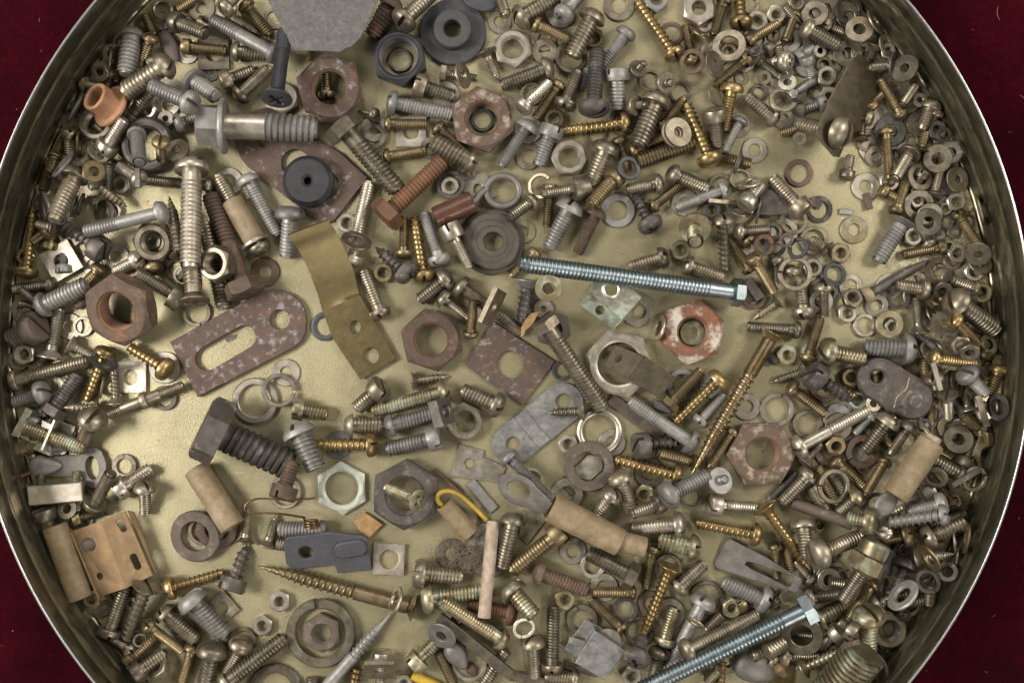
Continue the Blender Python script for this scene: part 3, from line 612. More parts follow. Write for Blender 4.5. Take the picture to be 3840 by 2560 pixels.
DATA = """
T 0 0
w s 1480 165 230 120 L=0
w s 1488 85 195 140 t=60 L=1
s n b 1330 140 1420 330 100 0
s p b 1400 320 1290 620 95 150 e=25
s d z 1220 260 1165 690 180 240 e=-12 L=2
s d s 1580 560 1140 850 180 270 e=8 L=2
s c s 1190 1110 1390 820 130 170
n s 870 1130 350 190 L=0
w d 700 1000 330 200 q=.35 a=-60
s c s 1580 190 1890 310 130 190 L=2
w s 1850 75 255 110 L=1
n s 1850 220 170 80 q=.5 a=40 L=0
s c b 1645 400 2012 398 100 150 L=2
w n 1720 490 200 90 L=0
q s 1958 500 285 140 a=88
s p z 2560 520 1950 180 130 190 th=.45 L=2
s d s 2115 470 2490 510 125 190
s p b 2230 20 2490 320 110 170
s k s 2080 130 2400 330 90 170 pt=1
s p s 2040 110 2180 -40 100 180 e=20
w n 2060 80 220 110 L=0
s n b 1640 85 1800 -20 90 0
s d z 1620 620 1985 885 150 240 L=2
s p z 1800 970 1390 790 150 235 e=15 L=2
w n 1570 850 250 120 L=0
w n 1540 960 220 110 L=0
s p z 1600 1150 1850 1060 100 190
s c s 2030 760 2330 640 110 200
s d s 2165 915 2480 620 120 200
w z 1950 690 110 50 L=0
w d 1345 1310 510 290 t=140 rd=1 L=1
s p z 1250 1200 1285 1500 130 170 e=-35 L=2
s p b 1395 1220 1400 1440 90 170 e=45 L=2
s p s 1680 1430 1615 1365 80 230 e=-65
w n 1520 1090 150 60 L=0
n n 1370 1000 170 80 L=0
s c n 960 1400 1140 1090 120 210 L=2
s kx s 880 1390 690 1570 95 170 e=35 pt=1 L=2
w b 725 1330 250 150 q=.25 a=90
s p s 630 1180 635 1430 95 165 e=15 L=2
s p b 515 1410 450 1590 100 130 L=2
s n b 590 1270 520 1400 80 0
w d 600 1520 300 180 q=.5 a=-50 L=3
s n b 1105 440 1070 760 88 0
w s 1010 550 250 150 q=.4 a=95
w s 975 660 160 90 q=.4 a=60
n b 905 670 110 50
s p s 980 1510 1190 1600 90 150
T 0 1
s p n 1762 -105 1750 895 190 315 L=2
s kx s 1790 1220 1740 520 170 290 e=15 L=1
s p y 232 990 305 400 105 220 co=1 L=2
w d 435 390 420 180 q=.55 a=75 L=2
w d 408 385 215 80 q=.5 a=80 L=3
s n b 450 -20 400 180 105 0
s d s 700 -20 560 475 165 260 L=2
n d 500 30 110 50
n b 845 10 230 80 L=2
w n 850 140 200 90 L=0
s n s 1010 -60 985 165 105 0 L=1
n n 1095 125 205 95 a=80 L=0
s p n 1300 95 1080 -50 100 170 e=20 L=1
b d 1345 10 1350 190 50 40 L=1
s p s 1958 145 1300 85 100 140 L=0
s k s 870 120 1170 335 90 150 pt=1 co=1 L=1
w d 745 310 215 120 q=.25 a=105 L=1
w d 680 330 205 110 q=.25 a=105 L=1
n n 1040 370 155 75 L=0
w s 960 380 230 110 L=0
s p z 1535 370 780 560 130 215 th=.45 L=2 e=5
n s 1390 630 390 205 a=5 t=150 L=1
s p n 1300 800 1050 930 110 195 e=15 L=1
s p b 1420 940 1385 790 100 170 e=25 L=0
s k s 1650 790 1555 235 110 180 pt=1 co=1 L=1
w r 1620 900 225 125 L=0
w s 1680 960 190 130 L=0
l s 1805 1300 262 198 ga=70 L=0
s c s 1680 1195 1250 935 120 250 L=1
n r 1110 1235 700 345 a=-93 t=210 L=1
n s 2000 850 350 190 a=30 t=150 L=2
s h r 2270 1145 1930 220 170 370 th=.55 L=1
s n s 1880 480 2060 1265 150 0 L=0
w n 2100 100 260 130 L=0
s p z 2250 35 2560 590 125 210 L=1
q n 560 830 300 135 a=60 L=2
s c d 960 750 570 490 130 250 co=1 L=1
q s 520 640 300 60 a=50 L=0
w n 1060 790 245 105 L=0
w n 840 860 190 90 L=0
s p b 940 875 765 1065 110 160 L=2
s d z 335 1265 795 1045 165 240 L=3
s p s 495 1040 105 1090 105 160 L=1
s n s 185 1085 320 1200 80 0 L=2
w n 215 1280 235 120 L=1
s c m 330 1420 70 1545 180 290 e=20 L=3
w n 760 1430 185 130 L=1
w n 640 1430 240 110 L=0
s n n 690 1245 775 1185 90 0 L=1
w n 1400 650 150 70 L=0
T 0 2
l s 175 170 200 115 ga=-30 L=0
s k n 458 165 545 -300 115 240 L=1
b n 600 -30 605 120 40 10 L=1
s k n 630 25 850 135 85 190 L=1
s p s 85 372 797 178 125 205 L=2
s p z 405 455 95 562 120 225 L=1 e=10
w n 480 420 230 110 L=0
s h d 465 675 722 305 140 245 L=1
s p y 985 50 800 548 110 200 co=1 L=2
l d 950 170 265 140 ga=-90 gw=50 q=.55 a=10 L=3
s p y 1565 285 1190 50 110 225 co=1 L=1 e=8
w n 1512 240 295 175 L=0
q n 1200 330 285 140 a=0 L=0
s k s 1015 592 1000 235 85 180 co=1 L=1
l d 1510 520 228 150 ga=150 L=0
s k s 885 612 630 598 90 150 pt=1 co=1 L=2
s d s 800 670 690 940 140 275 e=35 L=2
l s 1140 1145 228 140 ga=-90 L=0
s c n 1065 1372 1395 1160 125 215 L=1
s d s 1325 1292 1333 1580 110 205 L=1
s p s 850 1540 1030 1200 120 215 L=1
w n 2340 545 428 300 L=0 t=50
s h d 1845 770 2680 1140 300 620 th=.95 L=1
u t 1800 1164 2140 1704 235 L=2
w s 940 420 200 100 q=.3 a=100 L=0
T 0 3
s c s 395 -40 455 150 120 215 e=15 L=1
l n 720 95 265 170 ga=90 L=0
u t 500 120 740 790 225 L=1
w s 890 840 280 170 L=0
s p s 965 1170 1135 690 120 220 L=1
s k s 1305 690 1108 1205 130 275 co=1 e=15 L=1
s p y 1425 772 2035 567 100 218 co=1 L=1
s c d 2112 725 2268 295 130 245 co=1 pt=1 L=1
q s 2040 880 235 120 a=50 L=0
s p z 1715 755 2065 1135 170 285 L=2
s d s 1465 885 1805 1175 130 215 L=1
w n 1640 1060 255 130 L=0
s p b 1335 1015 1675 1275 95 155 L=1
s c b 1125 1415 1415 1145 105 150 L=0
s c s 1195 1515 1495 1305 130 205 L=1
n s 1470 1480 230 80 q=.6 a=-40 L=0
s p b 1778 1210 1650 1620 100 150 L=1
s p s 1965 1200 1880 1630 160 285 e=8 L=2
s p s 2240 1170 2070 1495 110 225 e=10 L=2
s p s 2030 1600 2622 1148 150 205 L=2
l s 2230 1175 245 170 ga=170 L=0
l s 1860 170 265 195 ga=40 L=0
w r 1990 150 380 220 L=0
w m 1795 220 480 280 t=45 L=1
s k s 2245 295 2282 -40 85 175 pt=1 L=1
T 1 0
w k 2080 -90 420 200 L=1
w s 170 170 200 140 L=0
s n b 500 560 505 440 80 0 L=0
s p b 650 910 640 560 95 155 L=0
n n 230 900 330 150 a=85 L=0 t=60
s kx k 185 925 265 290 140 290 th=.35 e=22 L=2
s d r 1270 -40 1070 340 170 260 L=1
s p s 1310 230 1620 -60 150 260 e=15 L=2
w n 2240 200 220 110 L=0
n n 2356 435 365 190 a=20 t=110
s k s 2100 455 2235 750 85 190 pt=1 L=1
s n s 2230 -40 2300 150 110 0 e=-20 L=1
s h s 1690 665 2030 720 75 150 L=1
w s 1890 690 250 90 q=.5 a=80 L=2
s c s 1455 770 1820 890 130 220 L=1
w n 1745 870 250 90 L=0
s p z 1200 935 1810 1055 130 225 L=1
s p b 1175 1140 1562 1142 100 155 L=2
q n 1425 1210 280 150 a=0 L=0
s p b 1170 1445 1560 1380 100 150 L=1
s p b 1640 1150 1920 1390 95 160 L=1
s p s 1120 1065 930 1020 40 140 pt=1 L=1
w n 1090 1180 250 120 L=0
l s 1075 1250 240 150 ga=140 L=1
s h s 760 1120 1305 1755 190 370 th=.8 L=2
s d s 2030 1520 1620 1300 180 215 L=2
w n 1600 1360 200 100 L=0
l d 1325 555 215 165 ga=20 L=0
l d 2080 1105 210 150 ga=-110 L=0
n R 660 780 640 305 a=16 t=170 L=1
n k 1310 515 530 345 a=22 t=200 L=1
n q 2080 1085 620 300 a=-40 t=150 L=1
T 1 1
w k 470 90 470 75 t=150 L=2
s p z 320 325 285 800 150 280 L=1
n n 830 480 200 95 a=15 L=0
s p n 865 870 1042 100 120 215 L=1
w s 915 655 285 150 q=.6 a=20 L=2
s h o 1160 440 1730 -100 165 340 th=.95 L=2
n n 1780 140 185 85 L=0
l d 1790 130 270 195 ga=-50 L=1
w d 1920 20 150 80 L=1
q n 2040 170 260 100 a=-25 L=0
s c n 1765 490 1960 895 95 210 hh=150 L=1
s p b 1355 800 1355 420 85 150 L=1
s p y 1545 1020 1450 430 110 210 co=1 L=2
s p z 1705 870 1545 390 115 215 L=2
s x d 1410 965 1075 690 120 240 co=1 pt=1 e=15 L=2
n b 1165 935 200 90 a=10 L=0
s p s 1165 1355 990 915 120 200 L=1
s p s 1790 960 1500 1190 125 220 L=1
s p s 1680 1140 1950 1350 85 190 L=1
s p s 1840 1030 2440 1480 125 210 L=1
q s 2150 1240 350 110 q=.25 a=-65 L=2
s p b 1970 1535 2000 1190 95 150 L=1
n r 1610 1555 600 290 a=-102 t=160 L=1
w k 635 1430 270 165 rd=1 L=0
w r 85 930 265 110 L=0
T 1 2
w n 275 285 255 112 L=0
l n 205 450 312 235 ga=5 L=1
s c c 338 615 655 665 140 200 L=1
s d z 335 755 508 1200 190 315 L=2
s c r 235 1450 340 1105 140 245 e=15 L=1
l n 265 1385 300 235 ga=-140 L=0
n v 783 1350 500 310 a=-92 t=60 L=0
n d 1368 1415 660 330 a=-88 t=180 L=0
s kx c 1500 1465 1205 1345 100 210 e=45 L=0
s p y 1118 950 508 950 125 225 co=1 L=1
w z 755 945 258 100 L=0
s d s 806 770 1168 765 145 215 L=1
s c s 1165 400 925 615 140 235 e=15 L=1
s d c 1778 448 1072 637 130 220 L=1
s d z 1178 790 1710 640 140 215 L=1
q d 1655 665 245 120 q=.45 a=75 t=100 L=2
s c z 1700 870 1203 990 140 235 L=1
s k s 1422 368 1772 320 90 180 pt=1 co=1 L=0
s p s 2275 610 1893 450 150 245 L=1
n s 1918 740 370 195 a=-95 t=110 L=0
g n 22 1 1865,940 2100,1000 2092,1062 2300,1150 2240,1300 1785,1240 h=1960,1120,46
b z 1965 1285 2190 1550 95 30 L=1
b r 1640 1180 1985 1475 22 20 L=1
T 1 3
s k s 90 328 197 8 90 190 pt=1 L=1
s p z 660 150 205 155 140 165 L=0
s n s 190 290 300 300 120 0 L=0
g f 45 1 900,90 1000,0 1165,110 1040,235 960,180
s k b 1465 882 2 488 150 245 pt=1 co=1 th=.65 L=1
w s 1290 820 270 175 q=.35 a=-68 L=2
s k z 560 1700 1245 925 120 220 pt=1 co=1 th=.55 L=1
q n 1220 432 290 180 a=3 L=0
n n 213 820 207 88 a=-95 L=0
n n 55 1045 200 90 a=-85 L=0
l s 592 1110 635 460 ga=-97 gw=10 t=70 L=0
n m 600 1115 365 170 a=-95 t=110 L=0
w s 170 1640 500 330 L=0 t=50
s n s 520 1515 520 1620 130 0 L=0
s n y 930 1430 890 1640 120 0 co=1 L=0
s c n 1152 1275 1140 1620 100 175 L=1
q s 1140 1440 270 120 q=.7 a=0 L=2
n n 1360 1570 160 70 L=0
s p s 1430 558 1892 588 150 278 L=1
s p c 1512 802 2085 735 150 275 L=1
s p c 2295 1195 1703 812 130 215 L=1
s p o 2405 935 1950 850 130 235 L=0
u e 2180 80 2095 970 115 L=3
w s 1790 380 280 130 L=0
w n 2140 400 400 150 L=0
g n 12 1 1930,320 2060,110 2170,100 2290,140 2270,300 2120,290
b s 1680 960 2340 1500 95 70 L=2
s c c 1428 1412 1885 955 130 225 L=1
w z 1710 1130 285 110 q=.8 a=40 L=2
s n b 1680 1285 1835 1620 100 0 L=1
e d 1850 1320 290 200 60 L=1
l n 1960 1390 330 260 ga=180 L=0
s n s 2295 1265 2080 1600 120 0 L=1
e r 1985 1455 130 100 60 L=1
u Y 1435 1490 1720 1625 90 L=1
T 2 0
s d s 20 200 420 -40 150 250 L=1
w n 450 110 300 140 L=0
s x z 440 170 660 -70 110 200 e=20 L=2
s p b 195 180 530 375 100 150 L=1
w n 290 350 240 100 L=0
w s 300 470 240 110 L=0
s d s 775 90 550 520 165 265 L=2
n b 755 350 200 100 L=0
l s 540 520 300 215 ga=-60 L=0
w s 985 50 290 150 L=0
s p z 1080 265 820 620 110 200 L=1
s p d 745 1065 785 460 150 290 L=2 e=10
s d s 385 605 -100 790 125 230 L=2
w n 140 700 240 110 L=0
l s 180 860 210 155 ga=30 L=0
s p n 70 1010 345 760 100 190 e=15 L=2
s p b 450 750 215 1090 100 150 L=1
s p s 470 1010 610 650 110 220 L=1
s n z 700 640 620 830 90 0 L=0
s c z 955 630 975 1010 150 230 L=2
s p s 1130 665 1220 570 70 175 e=-60
s p s 1370 760 1465 765 80 200 e=-55
l s 1270 740 200 150 ga=-40 L=0
l s 1540 850 200 150 ga=0 L=0
s p s 1090 975 1240 960 80 195 e=-45
s p s 1370 830 1160 1330 180 280 L=3
s p b 1345 1195 1580 905 90 140 L=1
s p b 1080 1405 1410 1255 100 140 L=1
w s 1490 1225 280 100 q=.9 a=70 L=3
w s 1525 1215 280 100 q=.9 a=70 L=3
s n b 1150 1490 1670 1305 150 0 L=2
s p b 970 1255 1075 1570 80 150 L=1
s p y 1085 1120 475 1205 110 200 co=1 L=2
l s 1010 1130 240 170 ga=30 L=0
l s 770 1230 200 150 ga=90 L=0
n b 390 1090 200 100 L=1 a=10
w n 150 1190 260 120 L=0
s d z 170 1110 -100 1530 115 210 L=1
s c z 380 1155 245 1520 130 220 L=2
w s 150 1440 240 130 L=0
n n 525 1440 360 185 a=0 L=1 t=110
s p s 890 1300 720 1710 150 260 L=2
l k 1070 1550 225 150 ga=60 L=3
s p y 1515 535 1155 20 110 200 co=1 L=2
n z 1330 -10 240 110 a=90 L=0
w r 1470 310 220 150 L=0
n n 1720 70 320 125 a=30 t=50 L=1
w r 1720 125 260 120 L=0
s p b 1965 -30 1850 325 95 150 L=1
s p y 2110 265 2090 -40 105 215 co=1 L=2
l s 2190 40 180 120 ga=0 L=0
s p b 1670 600 1590 230 90 150 L=1
w r 1660 565 235 150 L=2
w b 1730 320 250 100 q=.4 a=35 L=2
w s 1995 425 315 180 L=2
w s 1845 600 255 85 q=.75 a=80 L=2
w n 1860 490 270 130 L=0
n n 2150 580 180 80 L=0
s p b 2195 510 1870 780 95 170 L=1
s c b 2150 395 2450 215 95 140 L=1
w n 2260 360 280 120 L=0
l s 1870 880 240 180 q=.75 a=60 L=0
s p y 2035 755 1950 1200 110 215 L=2
s p y 1840 1520 1600 960 115 240 co=1 L=3
s c s 1855 1000 1895 1350 120 220 L=2
s d z 2115 1075 1960 1400 80 160 L=2
w s 2080 1150 230 110 L=0
s d s 2440 1130 2155 885 130 190 L=1
w n 2230 1380 235 120 L=0
s n b 1890 1440 2195 1505 110 0 L=1
w d 2070 1490 220 150 q=.25 a=110 L=2
T 2 1
l s 268 140 240 175 ga=-20 gw=40 L=1
s c b 350 125 322 515 95 140 L=0
s c s 700 150 275 210 100 240 hh=160 L=2
s d z 575 250 340 715 150 270 L=2
s d r 800 340 600 765 115 210 L=2
s c b 970 45 720 320 130 195 L=2
s p s 210 260 -20 430 110 180 L=1
w z 975 365 315 182 L=0
s x d 1300 550 1110 180 120 240 co=1 pt=1 e=20 L=2
s p s 1430 70 1070 150 110 190 L=2
s p b 1270 350 1585 100 95 140 L=1
s d s 1430 10 1790 165 130 190 L=1
w n 1590 295 250 110 L=0
s p z 1980 160 1505 345 100 170 th=.55 L=2
l s 1920 140 230 160 ga=100 L=0
l s 2100 80 205 150 ga=0 L=1
b s 1790 278 2095 290 40 10 L=2
s c n 2140 330 2290 130 120 190 e=20 L=2
w n 2205 110 190 120 q=.5 a=-20 L=3
n d 1840 360 185 80 L=0
w s 2090 370 225 100 q=.6 a=15 L=1
s p c 1680 480 1685 660 150 300 e=-55 L=1
n c 1550 730 200 95 a=20 L=0
s p s 1435 785 1080 890 125 210 L=1
s p s 1570 855 1945 985 120 190 L=1
s d s 1930 390 1960 920 115 230 co=1 L=2
s p b 2205 935 2000 640 100 150 L=1
s p s 2050 560 2360 540 90 150 L=2
s p b 2205 680 2100 560 90 150 L=1
w n 2150 690 180 90 L=0
l r 2310 680 200 130 ga=0 L=2
w d 2320 360 160 80 L=1
w s 2265 360 250 150 q=.15 a=105 L=3
s p b 2200 770 2410 1120 100 165 L=2
l r 2220 1150 245 155 ga=-60 L=0
b d 2165 1000 2285 1180 95 60 L=1
s k s 2456 1195 2210 1370 75 150 pt=1 co=1 L=1
s p s 2660 1465 2160 1430 105 170 L=1
s h u 2110 1125 70 850 165 270 L=1
n p 1664 1480 620 270 a=-80 t=150 L=1
w c 1660 1490 235 110 L=0
w s 1365 1450 250 150 q=.2 a=105 L=0
s k z 150 965 95 1380 130 255 co=1 L=2
w c 320 1100 255 115 L=1
w r 250 1130 265 110 L=0
w n 290 1270 180 60 L=0
n d 375 1450 350 150 a=80 t=90 L=0
s h s 280 1370 840 2200 165 270 L=2
s p b 240 730 -10 970 90 150 L=0
w c 110 560 210 90 L=0
T 2 2
s p z -70 1030 345 1435 105 200 L=1
l n 190 1270 220 160 q=.7 a=40 ga=-60 L=0
l k 460 265 190 130 ga=120 L=0
n n 985 205 660 400 a=13 t=120 L=0
b m 900 520 1390 870 110 30 L=1
s d z 1700 965 1080 545 125 240 th=.5 L=2
s c d 1128 962 1570 915 130 245 co=1 pt=1 L=1
s p b 1707 1117 1335 1020 110 155 L=1
s h b 1425 600 1740 265 115 185 L=2
s p y 1940 305 1490 750 115 225 co=1 e=10 L=2
w v 1850 400 255 110 L=0
l z 1570 400 300 200 ga=90 L=0
s p z 1700 760 1955 495 95 165 L=1
s k w 2400 -70 1650 1220 142 240 pt=1 co=1 th=.75 L=2
s p b 2045 795 1812 1155 100 155 L=1
n q 2304 1036 650 290 a=-2 t=160 L=1
w n 2160 600 252 120 L=0
l n 2436 624 310 225 ga=-70 L=0
w n 805 830 415 310 rd=1 L=1
n n 515 945 190 95 L=0 a=10
w n 920 930 250 120 L=0
w m 710 1145 470 280 t=40 L=1
g n 20 0 570,1160 700,1035 840,1060 830,1180 720,1280 600,1250
g s 15 0 430,1270 480,1230 620,1360 540,1420
w n 510 1400 290 150 L=0
s k s 670 640 326 655 95 190 pt=1 co=1 L=2
s p y 1562 1245 963 1100 115 215 co=1 L=2
w s 1265 1205 280 140 L=0
s d s 965 1190 1115 1565 140 225 L=1
s d s 955 1365 760 1610 120 205 L=2
n c 1220 1395 190 90 a=20 L=0
s p z 1385 1440 1805 1225 140 260 e=18 L=2
s d z 1865 1292 1960 1262 90 250 e=-62 L=1
l s 1650 1440 200 150 ga=-100 L=0
s c s 1385 1475 1090 1590 110 190 L=1
s c n 1812 1490 2240 1522 110 215 L=1
b z 1310 580 1460 620 80 40 L=1
T 2 3
s d s 25 5 -90 510 140 235 L=2
g c 25 1 100,0 290,-40 310,80 140,300 60,220
s c b 475 145 -5 560 150 260 L=2
w n 558 355 250 125 L=0
l n 740 490 230 150 ga=-60 L=0
s d r 192 540 692 715 140 220 L=1
n c 488 805 205 95 a=25 L=0
s h s 1135 605 698 368 150 265 L=2
w n 845 690 262 130 L=0
s p b 1142 735 746 737 100 145 L=1
s p b 1300 300 1230 692 100 150 L=1
s d c 1735 345 1342 258 170 265 L=1
s p n 1605 120 1103 152 130 245 L=1
s p y 2295 215 1687 95 115 220 co=1 L=1
l s 1432 512 260 195 ga=120 L=0
s k y 1460 485 1165 1235 115 225 co=1 pt=1 L=2 e=8
s p s 1495 725 1765 468 130 195 L=1
l s 1790 785 315 240 ga=-5 L=0
s p z 1785 765 1445 1425 130 245 th=.4 L=2
w c 1690 1010 195 120 q=.35 a=35 L=3
s p z 2405 865 1932 638 140 250 L=2
n c 2015 880 200 90 a=25 L=0
s n s 1930 945 1785 1085 120 0 L=1
s p s 1555 1292 2262 938 130 225 L=2
s h u 2765 858 1150 1640 165 300 L=3
s p c 1385 1235 1492 878 120 195 L=1
w n 1450 930 285 160 L=0
w r 1275 840 235 140 L=0
l s 1170 1090 272 200 ga=0 L=0
l d 1042 900 232 165 ga=100 L=0
l s 645 990 292 200 ga=-110 L=0
l n 105 1055 215 150 ga=105 L=0
s p b 1035 1095 718 795 100 155 L=1
s d s 188 1135 212 1512 120 225 L=1
s p s 370 1482 380 862 125 205 L=1
s x d 1130 1400 1200 1130 130 250 e=45 co=1 L=2
s p s 1362 1235 1308 1525 130 205 L=1
s p c -35 675 205 955 160 265 L=1
n n 1100 1510 200 95 L=0
b s 480 1400 790 1490 60 30 L=0
s p s 625 1530 305 1510 120 165 L=0
b s -20 1500 300 1560 90 30 L=0
s n y 1930 1375 1918 1620 90 0 co=1 L=1
s n s 1900 1440 1790 1550 100 0 L=1
e s 2240 1430 400 300 30 L=1
s n s 2420 1220 2200 1330 120 0 L=1
T 3 0
w s 435 125 250 105 L=2
w n 530 80 250 110 L=1
n n 265 20 165 80 L=1
n n 80 110 190 90 L=1
s n s 150 50 300 230 85 0 pt=1 L=2
w n 180 365 255 115 L=1
w n 270 390 240 110 L=0
s x s 315 240 650 425 130 190 e=8 L=2
w s 490 400 230 100 L=0
w s 745 150 240 110 L=1
l d 740 95 265 185 ga=10 L=2
w n 690 200 230 110 L=0
w s 845 270 258 112 L=2
w s 985 200 250 110 q=.6 a=60 L=2
w r 960 360 240 160 q=.85 a=75 L=1
w n 1090 420 220 110 q=.8 a=70 L=1
w n 990 500 210 100 L=0
w n 880 480 230 110 L=0
w s 740 490 250 110 L=1
w n 110 565 250 110 L=0
s x n 205 555 50 570 80 185 e=55 L=1
w n 120 690 250 120 L=0
w z 365 590 238 110 L=1
w n 580 600 200 90 L=0
n n 545 695 200 95 a=20 L=1
n n 570 890 210 90 L=0
l s 130 935 255 178 ga=5 gw=32 L=1
w d 1160 600 260 110 q=.6 a=100 L=2
w s 1225 660 265 90 q=.7 a=105 L=3
w s 1040 640 200 90 L=0
w n 1385 700 250 90 q=.4 a=58 L=2
s p b 1240 1090 1065 710 95 150 L=2
w s 1290 910 255 115 L=1
w n 1390 850 220 110 L=0
s x s 1515 925 1415 1190 115 190 L=2
w s 1400 1130 250 90 L=0
w d 1030 820 130 50 L=0
s p y 965 930 945 1000 50 130 e=50 L=1
s x s 970 1100 840 1075 75 145 e=25 L=1
w n 920 1080 220 110 L=0
w n 1120 1140 220 110 L=0
w z 1125 1205 290 135 L=1
w n 965 1370 245 105 L=0
s p b 1082 1170 1115 1640 90 150 L=2
s d s 1330 1360 1160 1650 110 210 L=2
w n 1280 1420 240 110 L=0
n d 1560 1190 185 80 L=1 a=15
w d 1620 1240 145 80 L=2
n d 1740 1370 230 90 q=.75 a=60 L=2
w n 1490 1310 160 80 L=0
w s 1565 1455 258 110 L=2
s c s 718 1645 755 1430 95 150 L=1
w r 285 1590 255 172 L=0
T 3 1
s c s 335 385 35 65 130 225 L=3
g d 30 2 -60,180 40,170 120,250 210,330 190,400 20,415 -80,400
w d 470 355 250 165 L=0
b d 390 270 490 320 80 10 L=2
w n 898 145 255 115 L=0
b r 905 205 940 355 60 20 L=1
b z 660 372 780 380 50 30 L=1
w c 790 543 255 115 L=0
n n 1120 100 195 95 L=1 a=20
s p b 1165 405 1280 70 100 150 L=1
w s 1395 60 260 150 L=1
w s 1390 305 275 150 L=1
n n 1375 270 150 70 L=0
w s 1490 410 240 110 L=1
w s 1475 475 252 110 L=2
w s 1740 80 240 75 L=2 q=.95 a=80
w s 1690 70 240 90 L=1
w z 1630 100 250 110 L=0
n n 1735 285 190 90 L=0 a=10
s k z 1245 450 1010 835 150 220 L=1
n n 1340 600 190 90 L=0 a=25
s c b 1627 693 1243 772 95 135 L=1
n n 1745 755 190 90 L=0 a=0
w s 1955 360 290 150 q=.35 a=75 L=1
s p b 1838 335 2010 690 100 150 L=1
l s 1840 470 150 110 ga=60 L=0
w s 1940 760 235 80 q=.75 a=40 L=2
w s 1950 850 235 90 q=.9 a=20 L=1
n n 1900 930 190 90 L=0
w r 1570 925 262 150 L=1
w n 1700 990 210 100 L=0
s p d 885 1160 1480 815 95 165 pt=1 th=.6 L=2 hm=t
w n 1120 1060 240 120 L=0
w s 1350 1040 250 150 L=0
w n 1370 1150 250 130 L=0
l d 1210 1170 200 140 ga=-150 L=0
s x s 1480 1095 1180 1050 120 190 L=2
s k s 1400 1505 1418 1170 85 200 L=2
n s 1610 1100 205 85 L=2 a=15
n b 1565 1240 200 80 q=.6 a=10 L=1
s p s 1940 1090 1690 1000 100 135 L=1
s d s 1695 1165 2115 1455 180 285 L=3
s p y 1690 1345 1930 1590 100 160 L=2
w s 1620 1400 245 90 q=.8 a=50 L=1
w s 1510 1330 220 90 q=.6 a=60 L=0
w c 1120 1410 255 130 L=1
n n 1150 1435 170 85 L=0
l n 890 1420 215 150 ga=30 L=0
n s 785 1185 200 100 L=1 a=15
n n 735 1310 190 90 L=0
w n 760 1060 215 125 L=0
w n 1000 1235 215 110 L=0
l k 610 955 222 150 ga=60 L=1
l s 250 945 320 232 ga=185 L=2
n n 415 890 195 90 L=0
s p s 235 870 200 970 70 170 e=20 L=1
s p s 512 1025 515 1342 95 190 L=2
l d 510 1110 265 190 ga=-90 L=0
w n 490 1200 220 120 L=0
s p s 332 1365 290 1010 115 228 L=1
s p b 355 1765 480 1350 100 160 L=1
s x s 70 780 70 1040 85 150 L=1
l k 290 715 205 135 q=.75 a=110 ga=90 L=2
l s 420 640 265 190 ga=-170 L=0
s k s 560 730 390 630 100 170 L=2
n c 670 755 200 90 a=15 L=0
l s 240 460 255 180 ga=0 L=1
l s 40 570 190 120 ga=40 L=1
w d 70 690 200 120 L=1
w d 175 640 150 90 q=.7 a=120 L=2
w n 150 560 260 140 L=0
T 3 2
n c 180 125 202 85 a=10 L=0
w v 400 120 200 100 L=0
s p c 470 85 868 152 155 275 e=10 L=1
s n d -60 85 90 190 95 0 L=0
s k s 355 265 22 378 85 190 pt=1 co=1 L=0
s n y 480 380 800 525 130 0 co=1 L=1
s c d 385 285 785 550 130 265 co=1 pt=1 L=2
l r 510 440 240 170 ga=0 L=0
n b 765 330 190 90 L=0 a=20
n v 830 540 180 105 L=0
s d z 1372 72 890 55 165 285 L=2
s p b 185 405 535 670 110 170 L=1
l s 365 760 272 190 ga=-10 L=0
w z 640 700 262 100 L=0
w s 650 780 250 110 L=0
s p n 235 995 928 627 115 230 th=.6 L=2
s k s 325 1130 480 940 80 195 L=1
n b 630 950 200 90 L=1 a=10
w s 560 1020 260 130 L=0
l r 870 1010 312 200 ga=150 L=1
s p s 1140 685 880 1015 130 235 e=10 L=2
w n 980 750 240 110 L=0
s d s 1325 740 1120 1035 100 215 L=2
w s 1120 940 230 110 L=0
l d 870 830 160 110 ga=60 L=0
w s 1470 860 310 180 q=.3 a=55 L=2
w s 1740 900 270 108 L=3
w s 1670 790 235 110 L=2
n b 1620 1050 210 90 q=.6 a=30 L=1
s c s 1770 1170 1895 935 100 185 L=2
l s 1975 1170 235 150 ga=60 L=1
l s 1950 1270 245 170 ga=-20 L=2
b c 1990 860 1900 1065 70 20 L=2
s p s 1810 1245 1490 1080 140 180 L=2
l s 1550 1235 225 150 q=.75 a=45 ga=180 L=3
s p b 1710 1510 1465 1205 100 150 L=2
s c n 1520 1335 1118 1548 130 240 L=2
s p z 1650 1480 1290 1560 110 225 L=3
w s 1830 1500 255 110 L=1
b d 1690 1320 1950 1170 50 30 L=3
l s 600 1330 322 240 ga=185 L=3
s p b 585 1075 895 1345 110 150 L=2
s p b 1085 1075 885 1425 100 150 L=2
s n b 450 1150 640 1480 110 0 L=1
s n s 590 1200 720 1420 100 0 L=1
s p s 420 1190 125 1485 120 215 L=2
s n d 0 1460 260 1210 80 0 L=1
s n s 400 1330 540 1568 120 0 L=1
s d c 870 1395 640 1570 110 205 L=2
u m 220 1480 780 1680 110 L=2
l s 1510 90 230 160 q=.9 ga=70 L=2
n s 1710 25 190 80 L=2
n s 1880 70 200 80 q=.8 a=20 L=2
w n 2050 195 285 150 q=.9 a=60 L=1
w n 2040 30 200 100 L=1
s p y 1585 148 1975 207 110 165 L=2
s p y 2145 215 2045 495 110 170 e=10 L=2
s p z 1795 265 2005 485 120 220 e=18 L=3
w s 1740 385 240 110 q=.75 a=70 L=2
w s 1700 380 240 110 q=.75 a=70 L=1
s n b 1440 150 1440 310 110 0 L=1
w s 1340 250 190 90 L=0
b n 1510 190 1600 450 50 20 L=2
